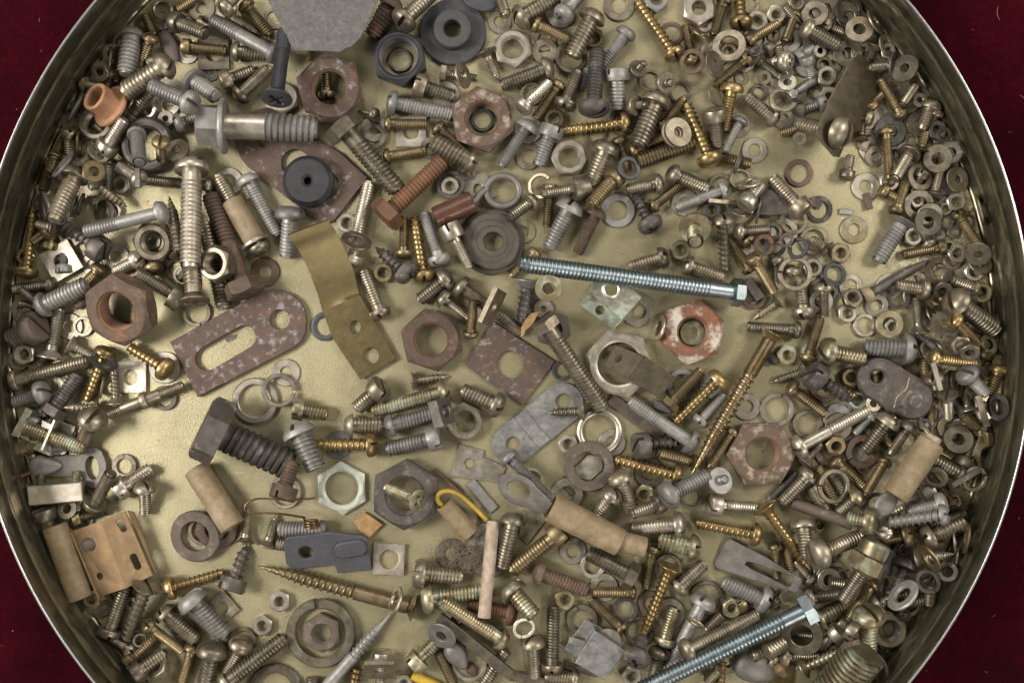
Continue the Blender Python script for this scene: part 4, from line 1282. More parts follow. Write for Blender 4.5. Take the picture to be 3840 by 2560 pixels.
s k s 1650 470 1660 700 90 185 e=35 L=2
s k n 1845 650 1805 490 90 165 L=2
w n 1500 670 245 150 L=1
w s 2030 610 245 110 q=.8 a=100 L=1
w d 2130 600 260 150 q=.4 a=85 L=2
b s 1890 480 2000 780 60 30 L=3
s p s 1515 295 1545 440 80 185 L=1
w n 1800 735 180 80 q=.35 a=10 L=2
n b 2050 900 220 90 q=.5 a=85 L=1
T 3 3
s k y -45 -65 388 528 110 245 co=1 pt=1 L=2
s p s 318 65 362 425 130 235 L=2
s x c 1005 95 730 55 130 265 e=25 L=3
s p n 1055 178 1092 190 80 150 e=60 L=3
s p z 1645 5 1090 102 120 200 co=1 L=3
s p s 1445 272 1835 98 150 255 L=2
s n s 1480 130 1815 15 110 0 L=1
s p b 1415 222 1103 272 130 245 L=2
s p s 392 402 848 218 150 290 L=2
s p c 405 1022 765 838 150 235 L=2
s p b 68 275 80 615 90 145 L=1
s n b 170 285 212 545 90 0 L=1
n n 358 540 240 120 L=0 t=40
l s 600 625 355 265 ga=-40 L=0
w n 560 620 220 110 L=0
s n s 565 640 745 662 100 0 L=1
s p s 340 800 692 745 110 175 L=2
l s 222 805 265 175 ga=90 L=0
s n s 30 800 70 860 150 0 L=1
s p b 970 650 728 995 100 155 L=2
s d d 1275 425 1122 875 120 235 co=1 L=3
s n z 1132 340 1088 580 90 0 L=2
l d 1065 690 175 110 q=.6 a=100 ga=-90 L=2
l d 1430 570 190 130 q=.6 a=-30 ga=0 L=3
l d 1470 650 235 160 q=.9 ga=60 L=3
l d 1670 555 185 100 q=.8 a=-60 ga=0 L=3
w r 1620 740 240 150 q=.4 a=-65 L=2
w z 1250 770 335 180 q=.15 a=-48 L=3
s p n 990 890 1120 780 90 195 L=2
l s 1390 890 285 195 ga=-60 L=1
s n s 1335 932 1572 882 110 0 L=2
s n s 1522 680 1510 855 100 0 L=2
s k n 1350 435 1730 388 90 195 pt=1 L=2
w b 1500 420 275 150 q=.2 a=62 L=3
w b 1820 240 285 150 q=.25 a=100 L=3
w n 1710 270 200 110 q=.4 a=85 L=2
w s 1780 450 220 110 q=.3 a=100 L=2
s p c 920 882 918 1292 165 295 L=2
n n 1178 1135 365 190 a=-92 t=120 L=1
s c n 665 1075 475 1235 100 190 L=2
s c s 805 1115 645 1005 100 175 L=2
w s 320 1130 395 205 L=2
s n s 220 1110 405 1130 90 0 L=1
s n s -10 1285 145 1195 150 0 L=2
s d s 98 1320 465 1310 100 185 L=1
s k c 320 1435 645 1285 110 195 co=1 L=2
s p s 550 1260 680 1300 80 175 L=1
s n c 880 1290 480 1790 400 0 pit=48 L=2
w z 1020 1430 320 250 q=.45 a=72 L=1
n b 1065 1390 205 95 L=0
q y 130 1490 210 80 a=5 L=0
b r 680 1212 830 1175 50 15 L=3
"""
QUEUE = []
def parse():
    ox = oy = 0
    for n, ln in enumerate(DATA.strip().splitlines()):
        f = ln.split()
        if not f: continue
        if f[0] == 'T': ox, oy = 2352*int(f[1]), 1568*int(f[2]); continue
        o = {}
        for k in f:
            if '=' in k:
                a, b = k.split('=')
                if a == 'hm': o[a] = b
                elif ',' in b: o[a] = [float(v) for v in b.split(',')]
                else: o[a] = float(b)
        v = [k for k in f if '=' not in k]; L = o.pop('L', None)
        if v[0] == 's':
            c = [float(k) for k in v[3:9]]; hx, hy, tx, ty, sw, hd = c
            QUEUE.append((1 if L is None else L, n, lambda kd=v[1], m=v[2], a=(ox+hx, oy+hy, ox+tx, oy+ty, sw, hd), o=o: screw(kd, m, *a, o)))
        elif v[0] in 'wlnq':
            c = [float(k) for k in v[2:6]]
            QUEUE.append((1 if L is None else L, n, lambda t=v[0], m=v[1], a=(ox+c[0], oy+c[1], c[2], c[3]), o=o: ring_piece(t, m, *a, o)))
        elif v[0] == 'b':
            x0, y0, x1, y1, wd, t = [float(k) for k in v[2:8]]
            dx, dy = x1-x0, y1-y0; l = math.hypot(dx, dy); px, py = -dy/l*wd/2, dx/l*wd/2
            P = [(ox+x0+px, oy+y0+py), (ox+x1+px, oy+y1+py), (ox+x1-px, oy+y1-py), (ox+x0-px, oy+y0-py)]
            QUEUE.append((1 if L is None else L, n, lambda m=v[1], P=P, t=t: flat_thing('metal_strip', m, P, max(t, 8), words='metal strip', cat='strip')))
        elif v[0] == 'g':
            P = [tuple(float(q) for q in k.split(',')) for k in v[4:]]; P = [(ox+x, oy+y) for x, y in P]
            hs = [circle_pts(ox+o['h'][0], oy+o['h'][1], o['h'][2])] if 'h' in o else []
            nm = {'f': ('wood_chip', 'splintered wood chip', 'wood chip'), 'o': ('rust_flake', 'orange rust flake', 'flake')}.get(v[1], ('metal_tab', 'cut metal tab', 'tab'))
            QUEUE.append((float(v[3]), n, lambda m=v[1], P=P, t=float(v[2]), hs=hs, nm=nm: flat_thing(nm[0], m, P, t, hs, words=nm[1], cat=nm[2])))
        elif v[0] == 'u':
            x0, y0, x1, y1, wd = [float(k) for k in v[2:7]]
            QUEUE.append((1 if L is None else L, n, lambda m=v[1], a=(ox+x0, oy+y0), b=(ox+x1, oy+y1), wd=wd: sleeve(m, a, b, wd)))
        elif v[0] == 'e':
            x, y, ln_, wd, an = [float(k) for k in v[2:7]]
            QUEUE.append((1 if L is None else L, n, lambda m=v[1], x=ox+x, y=oy+y, l=ln_, w_=wd, an=an: lump(m, x, y, l, w_, an)))
def sleeve(m, a, b, wd):
    A, B = settle_axis(a, b, lambda u: np.zeros_like(u)+wd/2)
    ob = obj('plastic_sleeve' if m in 'teY' else 'metal_sleeve', tube_between((0,0,0), (0,0,float(np.linalg.norm(B-A))), wd/2, wd*.36), m)
    M = frame(B-A); M[:3,3] = A; ob.matrix_world = mat4(M)
    register(ob, (a[0]+b[0])/2, (a[1]+b[1])/2, 'plastic sleeve' if m in 'teY' else 'rolled metal sleeve', COLOUR.get(m, ''), 'sleeve', '', 'lying '+['level','falling rightward','upright','rising rightward'][sector(b[0]-a[0], b[1]-a[1]) % 4], reach=200)
    return ob
def lump(m, x, y, l, w_, an):
    M = settle_flat(x, y, disc_fp(w_*.35, 0, w_*.5), w_*.3, w_*.4)
    V, F = ellipsoid(l, w_, w_*.55, tip=.7); V = np.asarray(V); V[:,2] += w_*.2
    ob = obj('solder_lump', (V, F), 'L' if m in 'sd' else m); ob.matrix_world = mat4(M@rotz(-math.radians(an)))
    register(ob, x, y, 'smooth rounded lump', COLOUR.get(m, ''), 'lump', '', '', reach=l/2); return ob

# ------------------------------------------------------------------ the setting: velvet and the tin
def build_setting():
    N = 72; k = np.linspace(-9000, 9000, N); V = []; F = []
    for j in range(N):
        for i in range(N):
            x, y = k[i], k[j]
            V.append((x, y, -14+7*math.sin(x*.0021+1.3*math.sin(y*.0013))*math.cos(y*.0017)))
    for j in range(N-1):
        for i in range(N-1): a = j*N+i; F.append((a, a+1, a+N+1, a+N))
    v = obj('velvet_cloth', (V, F), velvet_mat(), sharp=None); v['kind'] = 'structure'
    tin = empty('round_tin', Matrix.Translation((TCX*U, TCY*U, 0)))
    fm, wm = tin_mat(), wall_mat()
    R = FOOT
    obj('base', lathe([(R+14,-4),(R+10,0),(R-40,.5),(.5,0)], 200), fm, tin, sharp=None)
    wall = [(R-30,1),(R-8,8),(R+10,30),(R+16,60),(R+17,130),(R+20,142),(R+34,158),(R+34,182),(R+20,198),(R+18,212),(R+20,395),(R+24,405),(R+34,418),(R+34,440),(R+22,455),(R+22,640),(R+26,668)]
    obj('wall', rings([circ(r, z, 240) for r, z in wall+[(r+14, z) for r, z in wall[::-1]]], True, True), wm, tin, sharp=None)
    rm = bpy.data.materials.new('bright_rolled_edge'); rm.use_nodes = True; b = rm.node_tree.nodes['Principled BSDF']
    b.inputs['Base Color'].default_value = (.46,.47,.48,1); b.inputs['Metallic'].default_value = 1; b.inputs['Roughness'].default_value = .3
    obj('rolled_rim', rings([circ(R+32+12*math.cos(a), 672+12*math.sin(a), 240) for a in np.arange(12)*math.pi/6], True, True), rm, tin, sharp=None)
    tin['label'] = 'shallow round gold lacquered tin full of loose hardware, standing on red velvet'; tin['category'] = 'tin'
    d = []
    for i in range(900):
        if i < 520: a = random.uniform(-.55, .42); rr = R-abs(random.gauss(0, 260))-20
        else: a = random.uniform(0, 6.28); rr = R*math.sqrt(random.random())*.98
        s = random.uniform(3, 12) if i < 520 else random.uniform(2.5, 7); x, y = TCX+rr*math.cos(a), TCY+rr*math.sin(a); q = random.uniform(0, 3)
        d.append(xf(ellipsoid(s*2.2, s*1.2, s*.8, 6, 4), np.array([[math.cos(q),-math.sin(q),0,x],[math.sin(q),math.cos(q),0,y],[0,0,1,s*.3],[0,0,0,1.]])))
    o = obj('dirt_crumbs', join(*d), 'F', sharp=None); o['kind'] = 'stuff'; o['label'] = 'fine brown grit scattered on the tin floor'; o['category'] = 'dirt'
    d = []
    for i in range(150):
        a = random.uniform(0, 6.28); rr = random.uniform(R+100, 6600); x, y = TCX+rr*math.cos(a), TCY+rr*math.sin(a)
        if abs(x) > 4900 or abs(y) > 3300: continue
        l = random.uniform(20, 130); q = random.uniform(0, 6.28); b = random.uniform(-.8, .8)
        pts = [(x+l*t*math.cos(q+b*t), y+l*t*math.sin(q+b*t), 2+14*math.sin(3*t)) for t in np.linspace(0, 1, 6)]
        d.append(ntube(pts, random.uniform(1.2, 2.4), 5))
    if d:
        lm = bpy.data.materials.new('lint_fibre'); lm.use_nodes = True; lm.node_tree.nodes['Principled BSDF'].inputs['Base Color'].default_value = (.26,.13,.12,1)
        o = obj('lint', join(*d), lm, sharp=None); o['kind'] = 'stuff'; o['label'] = 'pale lint fibres on the red velvet'; o['category'] = 'lint'

# ------------------------------------------------------------------ the odd pieces
def G(i, j, *p): return [(2352*i+x, 1568*j+y) for x, y in p]
SPECIAL = []
def sp(L):
    def deco(f): SPECIAL.append((L, f)); return f
    return deco
def rough(pts, amp=6, step=45):
    """a torn or worn outline: subdivide and jitter"""
    out = []; n = len(pts); r = random.Random(3)
    for i in range(n):
        a, b = np.array(pts[i], float), np.array(pts[(i+1)%n], float); k = max(1, int(np.linalg.norm(b-a)/step))
        for s in range(k):
            p = a+(b-a)*s/k; out.append((p[0]+r.uniform(-amp, amp), p[1]+r.uniform(-amp, amp)))
    return out

@sp(0)
def angular_plate():
    z = lambda *p: [(1960+x*.75, 980+y*.75) for x, y in p]
    out = z((285,440),(330,250),(420,120),(520,40),(640,12),(740,20),(850,55),(920,110),(1340,440),(1560,570),(1890,870),(1480,1395),(1340,1440),(900,1120),(560,850),(420,740),(340,640),(300,540))
    flat_thing('angular_plate', 'R', rough(out, 2, 90), 50, [capsule(*z((1000,690),(1370,960)), 125), circle_pts(*z((620,430))[0], 50)],
               label='large angular rust purple steel plate under the big flanged bolt and rubber disc', cat='plate', tilt=False)
@sp(0)
def slotted_plate():
    z = lambda *p: [(1470+x, 2205+y) for x, y in p]
    out = z((90,935),(940,470),(1020,452),(1110,455),(1200,490),(1280,555),(1330,640),(1345,740),(1335,850),(1295,930),(1230,985),(345,1440))
    flat_thing('slotted_plate', 'R', out, 62, [circle_pts(*z((1100,730))[0], 92, 28), capsule(*z((430,1090),(770,892)), 108)],
               label='rusty grey purple plate with one long slot and one round hole', cat='plate', tilt=False)
    flat_thing('rust_flake', 'm', [(2070,3118),(2105,3085),(2180,3068),(2172,3105),(2140,3125),(2090,3145)], 6, label='small brown rust flake inside the slot of the rusty plate', cat='flake', tilt=False)
@sp(0)
def square_plate():
    flat_thing('square_plate', 'R', [(4532,2952),(5099,3318),(4806,3722),(4268,3352)], 36, [circle_pts(4690, 3350, 128, 30)],
               label='diamond lying square rusty plate with a single round hole', cat='plate', tilt=False)
@sp(1)
def strap_plate():
    a, b = (4714,4080), (5172,3702); c = np.mean([a, b], 0); P = local(capsule(a, b, 192), c); hs = [local(circle_pts(*a, 66), c), local(circle_pts(5180, 3688, 74), c)]
    A, B = np.array(local([a], c)[0]), np.array(local([b], c)[0]); d = (B-A)/np.linalg.norm(B-A); an = math.atan2(d[1], d[0]); m = A*.62+B*.38
    parts = [('strap', plate(P, hs, 34, 6), 'Z', None), ('step', box(m[0], m[1], 33, 46, 130, 366, an, 5), 'Z', 0)]
    for q, (x, y) in enumerate(((4704+105, 3136+890), (4704+145, 3136+1010))):
        lx, ly = local([(x, y)], c)[0]
        seg = [((-9,-14),(0,14)),((9,-14),(0,14)),((-5,-3),(5,-3))]
        parts.append(('stamped_letter', join(*[ntube([(lx+x0,ly+y0,34),(lx+x1,ly+y1,34)], 2.2, 5) for (x0,y0),(x1,y1) in seg]), 'd', 0))
    assembly('two_hole_strap', c[0], c[1], poly_fp(P, 40, hs), parts, 34, 400, 'strap', 'scratched grey zinc strap with two round holes and a pointed screw lying on it', True)
@sp(1)
def arched_strip():
    # bent clip: flat foot with two holes, a crease, then an arch rising to an upturned edge
    Lf = G(1,1,(350,615),(375,665),(430,760),(500,950),(560,1150),(590,1290)); Rt = G(1,1,(705,480),(730,530),(790,640),(885,880),(930,1100),(935,1125))
    c = (3150, 2700); zz = [430, 385, 285, 150, 66, 24]
    Lp = smooth_path([(*local([p], c)[0], z) for p, z in zip(Lf, zz)], 6); Rp = smooth_path([(*local([p], c)[0], z) for p, z in zip(Rt, zz)], 6)
    n = len(Lp); T = []; Bt = []; t = 22
    for i in range(n):
        a = Lp[min(i+1,n-1)]-Lp[max(i-1,0)]; nr = np.cross(a, Rp[i]-Lp[i]); nr = nr/np.linalg.norm(nr); nr = nr if nr[2] > 0 else -nr
        row = np.array([Lp[i]+(Rp[i]-Lp[i])*s for s in np.linspace(0, 1, 5)]); T.append(row+nr*t/2); Bt.append(row-nr*t/2)
    R = [np.concatenate([T[i], Bt[i][::-1]]) for i in range(n)]
    arch = rings(R, True, False, True, True)
    foot_o = local(G(1,1,(590,1290),(935,1125))+G(1,1,(1030,1290))+G(1,2,(1275,160),(945,357))+G(1,1,(700,1560)), c)
    hs = [local(circle_pts(2352+895, 1568+1435, 54, 18, 62), c), local(circle_pts(2352+1040, 3136+133, 76), c)]
    foot = plate(foot_o, hs, 22, 4); foot[0][:,2] += 12
    fx = poly_fp(foot_o, 34, hs); ax = np.array([p for i in range(n) for p in (Lp[i], (Lp[i]+Rp[i])/2, Rp[i])])
    fp = join_fp(fx, (ax[:,0], ax[:,1], ax[:,2]-11, ax[:,2]+11))
    assembly('arched_strip_clip', c[0], c[1], fp, [('strip', join(arch, foot), 'A', None)], 150, 500, 'clip', 'long arched gold bronze strip clip with two holes in its flat foot')
@sp(1)
def clip_nut():
    c = (4704+930, 1568+1130); q = lambda *p: local(G(2,1,*p), c)
    top = q((865,895),(1198,1162),(1008,1372),(680,1092)); bot = q((720,1128),(1120,1330),(950,1452),(632,1216))
    hx, hy = q((910,1090))[0]; H = 285
    tp = plate(top, [circle_pts(hx, hy, 70)], 22, 5); tp[0][:,2] += H
    col = xf(lathe([(62,H-20),(96,H+20),(86,H+34),(70,H+40),(61,H+36)], 28, closed=True), np.array([[1,0,0,hx],[0,1,0,hy],[0,0,1,0],[0,0,0,1.]]))
    bt = plate(bot, [circle_pts(*q((830,1272))[0], 44)], 22, 5)
    a, b = top[1], top[2]; a2, b2 = q((1120,1330),(950,1452))
    def wall(p, q_, r, s): return rings([np.array([(*p, H+20), (*q_, H+20), (*q_, H-2), (*p, H-2)]), np.array([(p[0]*1.06+6, p[1]*1.06, H*.5+16), (q_[0]*1.06+6, q_[1]*1.06, H*.5+16), (q_[0]+4, q_[1], H*.5-10), (p[0]+4, p[1], H*.5-10)]), np.array([(*r, 20), (*s, 20), (*s, 0), (*r, 0)])], True, False, True, True)
    wl = wall(a, b, a2, b2)
    fp = join_fp(poly_fp(bot, 22), (np.array([p[0] for p in top]), np.array([p[1] for p in top]), np.full(4, 275.), np.full(4, 310.)), poly_fp(top, 310, zf=None))
    fp = (fp[0], fp[1], np.where(fp[3] > 100, 270, 0), fp[3])
    assembly('clip_nut', c[0], c[1], fp, [('upper_leaf', join(tp, wl), 'I', None), ('threaded_collar', col, 'I', 0), ('lower_leaf', bt, 'I', None)], H, 300, 'clip', 'greenish iridescent folded clip nut against the long blue bolt')
@sp(0)
def clip_under():
    flat_thing('square_clip', 'n', G(2,1,(1165,1110),(1295,1180),(1308,1235),(1230,1405),(1160,1445),(1060,1400),(1020,1330)), 30, [circle_pts(4704+1165, 1568+1290, 68)], label='bright square clip plate half under the greenish clip nut', cat='clip', tilt=False)
@sp(2)
def bent_bracket():
    c = (4704+1180, 3136+285); q = lambda *p: local(G(2,2,*p), c)
    A = q((955,32),(1225,140),(1072,352),(857,226)); B = q((1225,140),(1500,325),(1372,533),(1072,352))
    ax = np.array(q((1490,420))[0])-np.array(q((905,130))[0]); ax = ax/np.linalg.norm(ax); m0 = np.array(q((1148,246))[0])
    za = lambda x, y: 120+.10*float(np.dot(np.array([x, y])-m0, ax)); zb = lambda x, y: 120-.12*float(np.dot(np.array([x, y])-m0, ax))
    h = circle_pts(*q((985,160))[0], 42, 20, 24, .75)
    p1 = plate(A, [h], 20, 4, za); p2 = plate(B, (), 20, 4, zb)
    fp = join_fp(poly_fp(A, 20, (), za), poly_fp(B, 20, (), zb))
    assembly('bent_bracket', c[0], c[1], fp, [('strip', join(p1, p2), 'B', None)], 120, 300, 'bracket', 'dark bronze bent strip bracket with an oblong hole lying across the large nut', True)
@sp(3)
def contact_plate():
    c = (7056+720, 960); q = lambda *p: local(G(3,0,*p), c)
    out = q((830,495),(880,520),(1010,690),(960,870),(905,1000),(850,1100),(845,1205),(760,1215),(655,1445),(600,1440),(432,1240),(470,1130),(545,970),(550,930),(715,640),(715,610))
    zf = lambda x, y: 345-.6*(x+70)
    def back(p):        # where a corner seen at this plan point really is, at its own height
        x, y = p
        for _ in range(4):
            wx_, wy_ = wxy(p[0]+c[0], c[1]-p[1], zf(x, y)); ox, oy = wxy(c[0], c[1], 330); x, y = (wx_-ox)*HC/(HC-330), (wy_-oy)*HC/(HC-330)
        return x, y
    out = [back(p) for p in out]
    P = plate(out, (), 24, 5, zf); fp = poly_fp(out, 24, (), zf)
    assembly('contact_plate', c[0], c[1], fp, [('plate', P, 'B', None)], 330, 420, 'plate', 'dark bronze notched plate leaning beside the right wall with a screw through it', False)
    # its screw, head up through the plate
    screw('d', 's', 7056+745, 1238, 7056+278, 1138, 150, 300, dict(e=45.0, L=3, zc=300, roll=1.9))
    THINGS[-1]['label'] = 'thick slotted screw poking through the dark bronze notched plate'
@sp(3)
def scrap_sheet():
    out = rough(G(1,0,(75,-60),(340,465),(560,470),(770,478),(830,440),(880,425),(950,355),(985,290),(1150,-60)), 3, 70)
    flat_thing('scrap_sheet', 'G', out, 14, label='grey gritty sheet scrap with a cut corner at the top edge', cat='sheet scrap', ch=2, tilt=False)
@sp(1)
def black_bushing():
    c = (2352+1808, 285)
    fl = lathe([(85,0),(300,0),(306,8),(306,44),(298,54),(182,56),(82,54)], 60, closed=True)
    co = lathe([(83,52),(176,50),(178,60),(178,150),(168,166),(150,170),(92,170),(83,164)], 48, closed=True)
    assembly('flanged_bushing', c[0], c[1], disc_fp(306, 90, 60), [('flange', fl, 'K', None), ('collar', co, 'K', None)], 80, 300, 'bushing', 'wide black flanged rubber bushing at the top of the tin')
@sp(1)
def worn_bushing():
    c = (2352+2160, 1568+650)
    def ecc(r, z, dx): a = np.arange(56)*2*math.pi/56; rr = r*(1+.018*np.sin(3*a+z)+.012*np.sin(7*a)); return np.stack([dx+rr*np.cos(a), rr*np.sin(a)*.985, np.zeros(56)+z], 1)
    body = rings([ecc(86,0,20),ecc(300,0,0),ecc(306,20,0),ecc(304,48,0),ecc(286,60,0),ecc(278,56,2),ecc(268,58,2),ecc(264,92,2),ecc(252,104,4),ecc(205,108,8),ecc(200,102,8),ecc(190,108,8),ecc(150,112,14),ecc(146,106,14),ecc(138,112,14),ecc(96,112,20),ecc(86,100,20)], True, True)
    assembly('worn_bushing', c[0], c[1], disc_fp(300, 90, 110), [('bushing', body, 'F', None)], 90, 300, 'bushing', 'wide worn brown grey bushing with ring grooves near the centre')
@sp(2)
def copper_cup():
    c = (950, 940); d = np.array([-.50, .32, .80]); d = d/np.linalg.norm(d)
    pr = [(98,170),(100,20),(95,0),(196,0),(202,12),(198,28),(146,36),(134,70),(132,170),(136,190),(136,202),(126,212),(108,210),(100,202)]
    a = np.arange(40)*2*math.pi/40; R = []
    for r, z in pr: rr = r*(1+.02*np.sin(4*a+z*.05)+.012*np.sin(9*a)); R.append(np.stack([rr*np.cos(a), rr*np.sin(a), np.zeros(40)+z], 1))
    M = frame(d); M[:3,3] = (60, -35, 60); body = xf(rings(R, True, True), M)
    assembly('flanged_cup', c[0], c[1], disc_fp(130, 0, 200), [('cup', body, 'O', None)], 110, 180, 'cup', 'orange copper flanged cup tipped on its side by the left wall')
@sp(3)
def seed():
    c = (1560, 422); V, F = ellipsoid(330, 150, 64, 24, 16, .35); V = np.asarray(V); V[:,2] += 30
    M = settle_flat(c[0], c[1], disc_fp(70, 0, 60), 30, 80, True); o = obj('sunflower_seed', (V, F), 'S'); o.matrix_world = mat4(M@rotz(-math.radians(63)))
    register(o, c[0], c[1], 'seed', '', 'seed', '', label='flat dark brown sunflower seed husk lying on the screws', reach=160)
@sp(2)
def big_flanged_bolt():
    screw('h', 'z', 1815, 1150, 2915, 1185, 255, 400, dict(th=.55, fl=520, hh=235, roll=.2, pm='n'))
    THINGS[-1]['label'] = 'biggest grey flanged hex bolt with a bright plain shank, lying level'
@sp(2)
def sleeve_bolt():
    r = screw('p', 's', 2410, 2335, 2000, 1610, 125, 215, {})
    obj('sleeve', lathe([(66,-480),(96,-478),(100,-470),(100,-60),(96,-52),(66,-50)], 28, closed=True), 't', r)
    obj('washer', lathe([(64,-48),(138,-48),(140,-40),(140,-26),(136,-20),(64,-20)], 32, closed=True), 'n', r)
    THINGS[-1]['label'] = 'slotted bolt carrying a tan sleeve and a washer, left of centre'
@sp(2)
def dark_lug():
    c = (2352+2000, 1568+280); q = lambda x, y: local(G(1,1,(x, y)), c)[0]
    p0, p1, p2, p3 = q(1650,440), q(2000,285), q(2060,215), q(2265,185)
    sl = tube_between((*p0,100), (*p1,104), 104, 74, 26)
    a = np.arange(41)*2*math.pi/41; rg = ntube([(p3[0]+155*math.cos(t), p3[1]+140*math.sin(t), 44) for t in np.linspace(3.6, 3.6+6.283, 48)], 32, 10)
    nk = ntube(smooth_path([(*q(1930,320),104),(*q(2005,285),100),(*p2,70),(*q(2120,160),44)], 5), 34, 10)
    fp = join_fp(line_fp(p0, p1, 100, 0., 200.), tuple(np.array([f, g, np.zeros_like(f), np.full_like(f, 76)]) [k] for f, g in [(p3[0]+155*np.cos(a), p3[1]+140*np.sin(a))] for k in range(4)))
    assembly('ring_lug', c[0], c[1], fp, [('ring', join(rg, nk), 'L', None), ('insulating_sleeve', sl, 'T', None)], 70, 300, 'cable lug', 'ring lug with a dark red brown shiny sleeve near the centre', False)
@sp(3)
def tan_lug():
    z = lambda x, y: (3920+x, 4214+y); c = z(1350, 560); q = lambda x, y: local([z(x, y)], c)[0]
    rc = q(845,285); an = math.atan2(q(1140,460)[1]-rc[1], q(1140,460)[0]-rc[0])
    out = circle_pts(0, 0, 205, 32, 140); hole = circle_pts(0, 0, 112, 24, 74)
    out = [p for p in out if p[0] < 150]+[]
    k = [i for i, p in enumerate(out) if p[1] > 0]
    half = [p for p in circle_pts(0, 0, 205, 40, 140) if p[0] < 140]; half.sort(key=lambda p: math.atan2(p[1], p[0]) % (2*math.pi))
    prof = half+[(330,-62),(330,62)]
    zt = lambda x, y: 60+.30*y+.05*x
    rg = plate(prof, [hole], 30, 8, zt); rg = xf(rg, rotz(an)); rg = (rg[0]+np.array([rc[0], rc[1], 40]), rg[1])
    s0, s1, s2, s3 = q(1140,440), q(1780,770), q(1810,790), q(2000,800)
    parts = [('ring', rg, 'L', None),
             ('insulating_sleeve', tube_between((*s0,130), (*s1,124), 140, 112, 30, 128), 't', None),
             ('inner_sleeve', tube_between((*q(1700,735),120), (*q(2010,815),100), 96, 70, 26), 't', None)]
    st = [ntube([(*q(1990,790+random.uniform(-45,45)),100+random.uniform(-30,40)), (*q(2040+random.uniform(-30,20),800+random.uniform(-70,50)),100+random.uniform(-20,50))], 13, 6) for _ in range(12)]
    parts.append(('wire_strands', join(*st), 'C', None))
    x = np.linspace(s0[0], s1[0], 30); y = np.linspace(s0[1], s1[1], 30)
    fp = line_fp(s0, q(2010,815), 120, 0., 250.)
    assembly('cable_lug', c[0], c[1], fp, parts, 110, 450, 'cable lug', 'long tan sleeved cable lug with an open ring and torn copper strands', False)
@sp(1)
def yellow_wire_tube():
    z = lambda x, y: (3920+x, 4214+y); c = z(300, 530); q = lambda x, y, h: (*local([z(x, y)], c)[0], h)
    tb = tube_between(q(160,405,150), q(400,690,95), 82, 64, 28, 92)
    wr = ntube(smooth_path([q(215,490,130), q(165,430,160), q(120,385,205), q(105,330,235), q(150,285,240), q(230,285,215), q(330,345,150), q(440,455,80), q(545,570,30)], 6), 21, 10)
    parts = [('sleeve', tb, 't', None), ('yellow_wire', wr, 'Y', None)]
    P = np.array([q(160+240*t, 405+285*t, 0) for t in np.linspace(0,1,20)])
    assembly('wire_sleeve', c[0], c[1], line_fp(P[0], P[-1], 80, 10., 190.), parts, 100, 250, 'sleeve', 'short tan tube with a yellow wire looping out of its end', False)
@sp(2)
def hinge_bracket():
    c = (1000, 4704+400); q = lambda *p: local(G(0,3,*p), c)
    Lq = q((605,200),(935,75),(1165,695),(865,800)); Rq = q((935,75),(1135,0),(1385,590),(1165,695))
    ax = np.array([math.cos(.36), math.sin(.36)]); m0 = np.array(q((1050,385))[0])
    zl = lambda x, y: 230+.34*float(np.dot(np.array([x, y])-m0, ax)); zr = lambda x, y: 230-.30*float(np.dot(np.array([x, y])-m0, ax))
    l = plate(Lq, [circle_pts(*q((893,600))[0], 34)], 24, 5, zl)
    r = plate(Rq, [capsule(*q((1090,95),(1125,160)), 27), capsule(*q((1215,415),(1255,505)), 30)], 24, 5, zr)
    e0, e1 = q((1135,0),(1388,592)); f0, f1 = q((1185,15),(1398,575))
    fl = plate([e0, f0, f1, e1], (), 22, 4, lambda x, y: zr(*m0)-110-.75*float(np.dot(np.array([x, y])-np.array(e0), ax)))
    g0, g1 = q((605,200),(868,805)); h0, h1 = q((640,185),(835,810))
    rb = rings([np.array([(*g0, zl(*g0)-30), (*g0, zl(*g0)+38), (g0[0]+20, g0[1]+4, zl(*g0)+38), (g0[0]+20, g0[1]+4, zl(*g0)-30)]), np.array([(*g1, zl(*g1)-30), (*g1, zl(*g1)+38), (g1[0]+20, g1[1]+4, zl(*g1)+38), (g1[0]+20, g1[1]+4, zl(*g1)-30)])], True, False, True, True)
    vx, vy = q((800,302))[0]; rv = ellipsoid(150, 125, 90); rv = (np.asarray(rv[0])+np.array([vx, vy, zl(vx, vy)+26]), rv[1])
    fp = join_fp(poly_fp(Lq, 24, (), zl), poly_fp(Rq, 24, (), zr)); fp = (fp[0], fp[1], np.maximum(fp[2], 0)*0+60, fp[3])
    assembly('hinge_bracket', c[0], c[1], fp, [('body', join(l, r, fl, rb), 'H', None), ('rivet', rv, 'm', 0)], 210, 400, 'bracket', 'rust stained folded bracket with oval holes and a rivet, at lower left')
@sp(2)
def blue_plate():
    c = (2352+650, 4704+370); q = lambda *p: local(G(1,3,*p), c)
    out = q((275,225),(300,205),(640,155),(680,150),(990,188),(1030,215),(1055,540),(740,577),(716,490),(345,535),(305,520),(270,480),(258,300))
    hs = [circle_pts(*q((456,357))[0], 68)]
    M0 = plate(out, hs, 36, 6); pad = plate(capsule(*q((800,325),(945,300)), 82), (), 34, 14); pad[0][:,2] += 34
    assembly('stopper_plate', c[0], c[1], poly_fp(out, 40, hs), [('plate', M0, 'P', None), ('raised_pad', pad, 'P', 0)], 40, 420, 'plate', 'matt blue black plate with one hole and an oblong raised pad', True)
@sp(2)
def key_plate():
    out = [(6714,4948),(6668,4990),(6650,5030),(6574,5184),(6584,5215),(6609,5234),(7056,5364),(7290,5424),(7325,5418),(7360,5320),(7352,5295),(7056,5120)]
    slot = [(6850,5188),(6868,5160),(6915,5162),(7270,5275),(7290,5300),(7262,5372),(7225,5375),(7056,5290),(6900,5222)]
    flat_thing('slotted_wedge', 'L', out, 34, [slot], label='flat grey wedge shaped plate with a long tapering slot', cat='wedge')
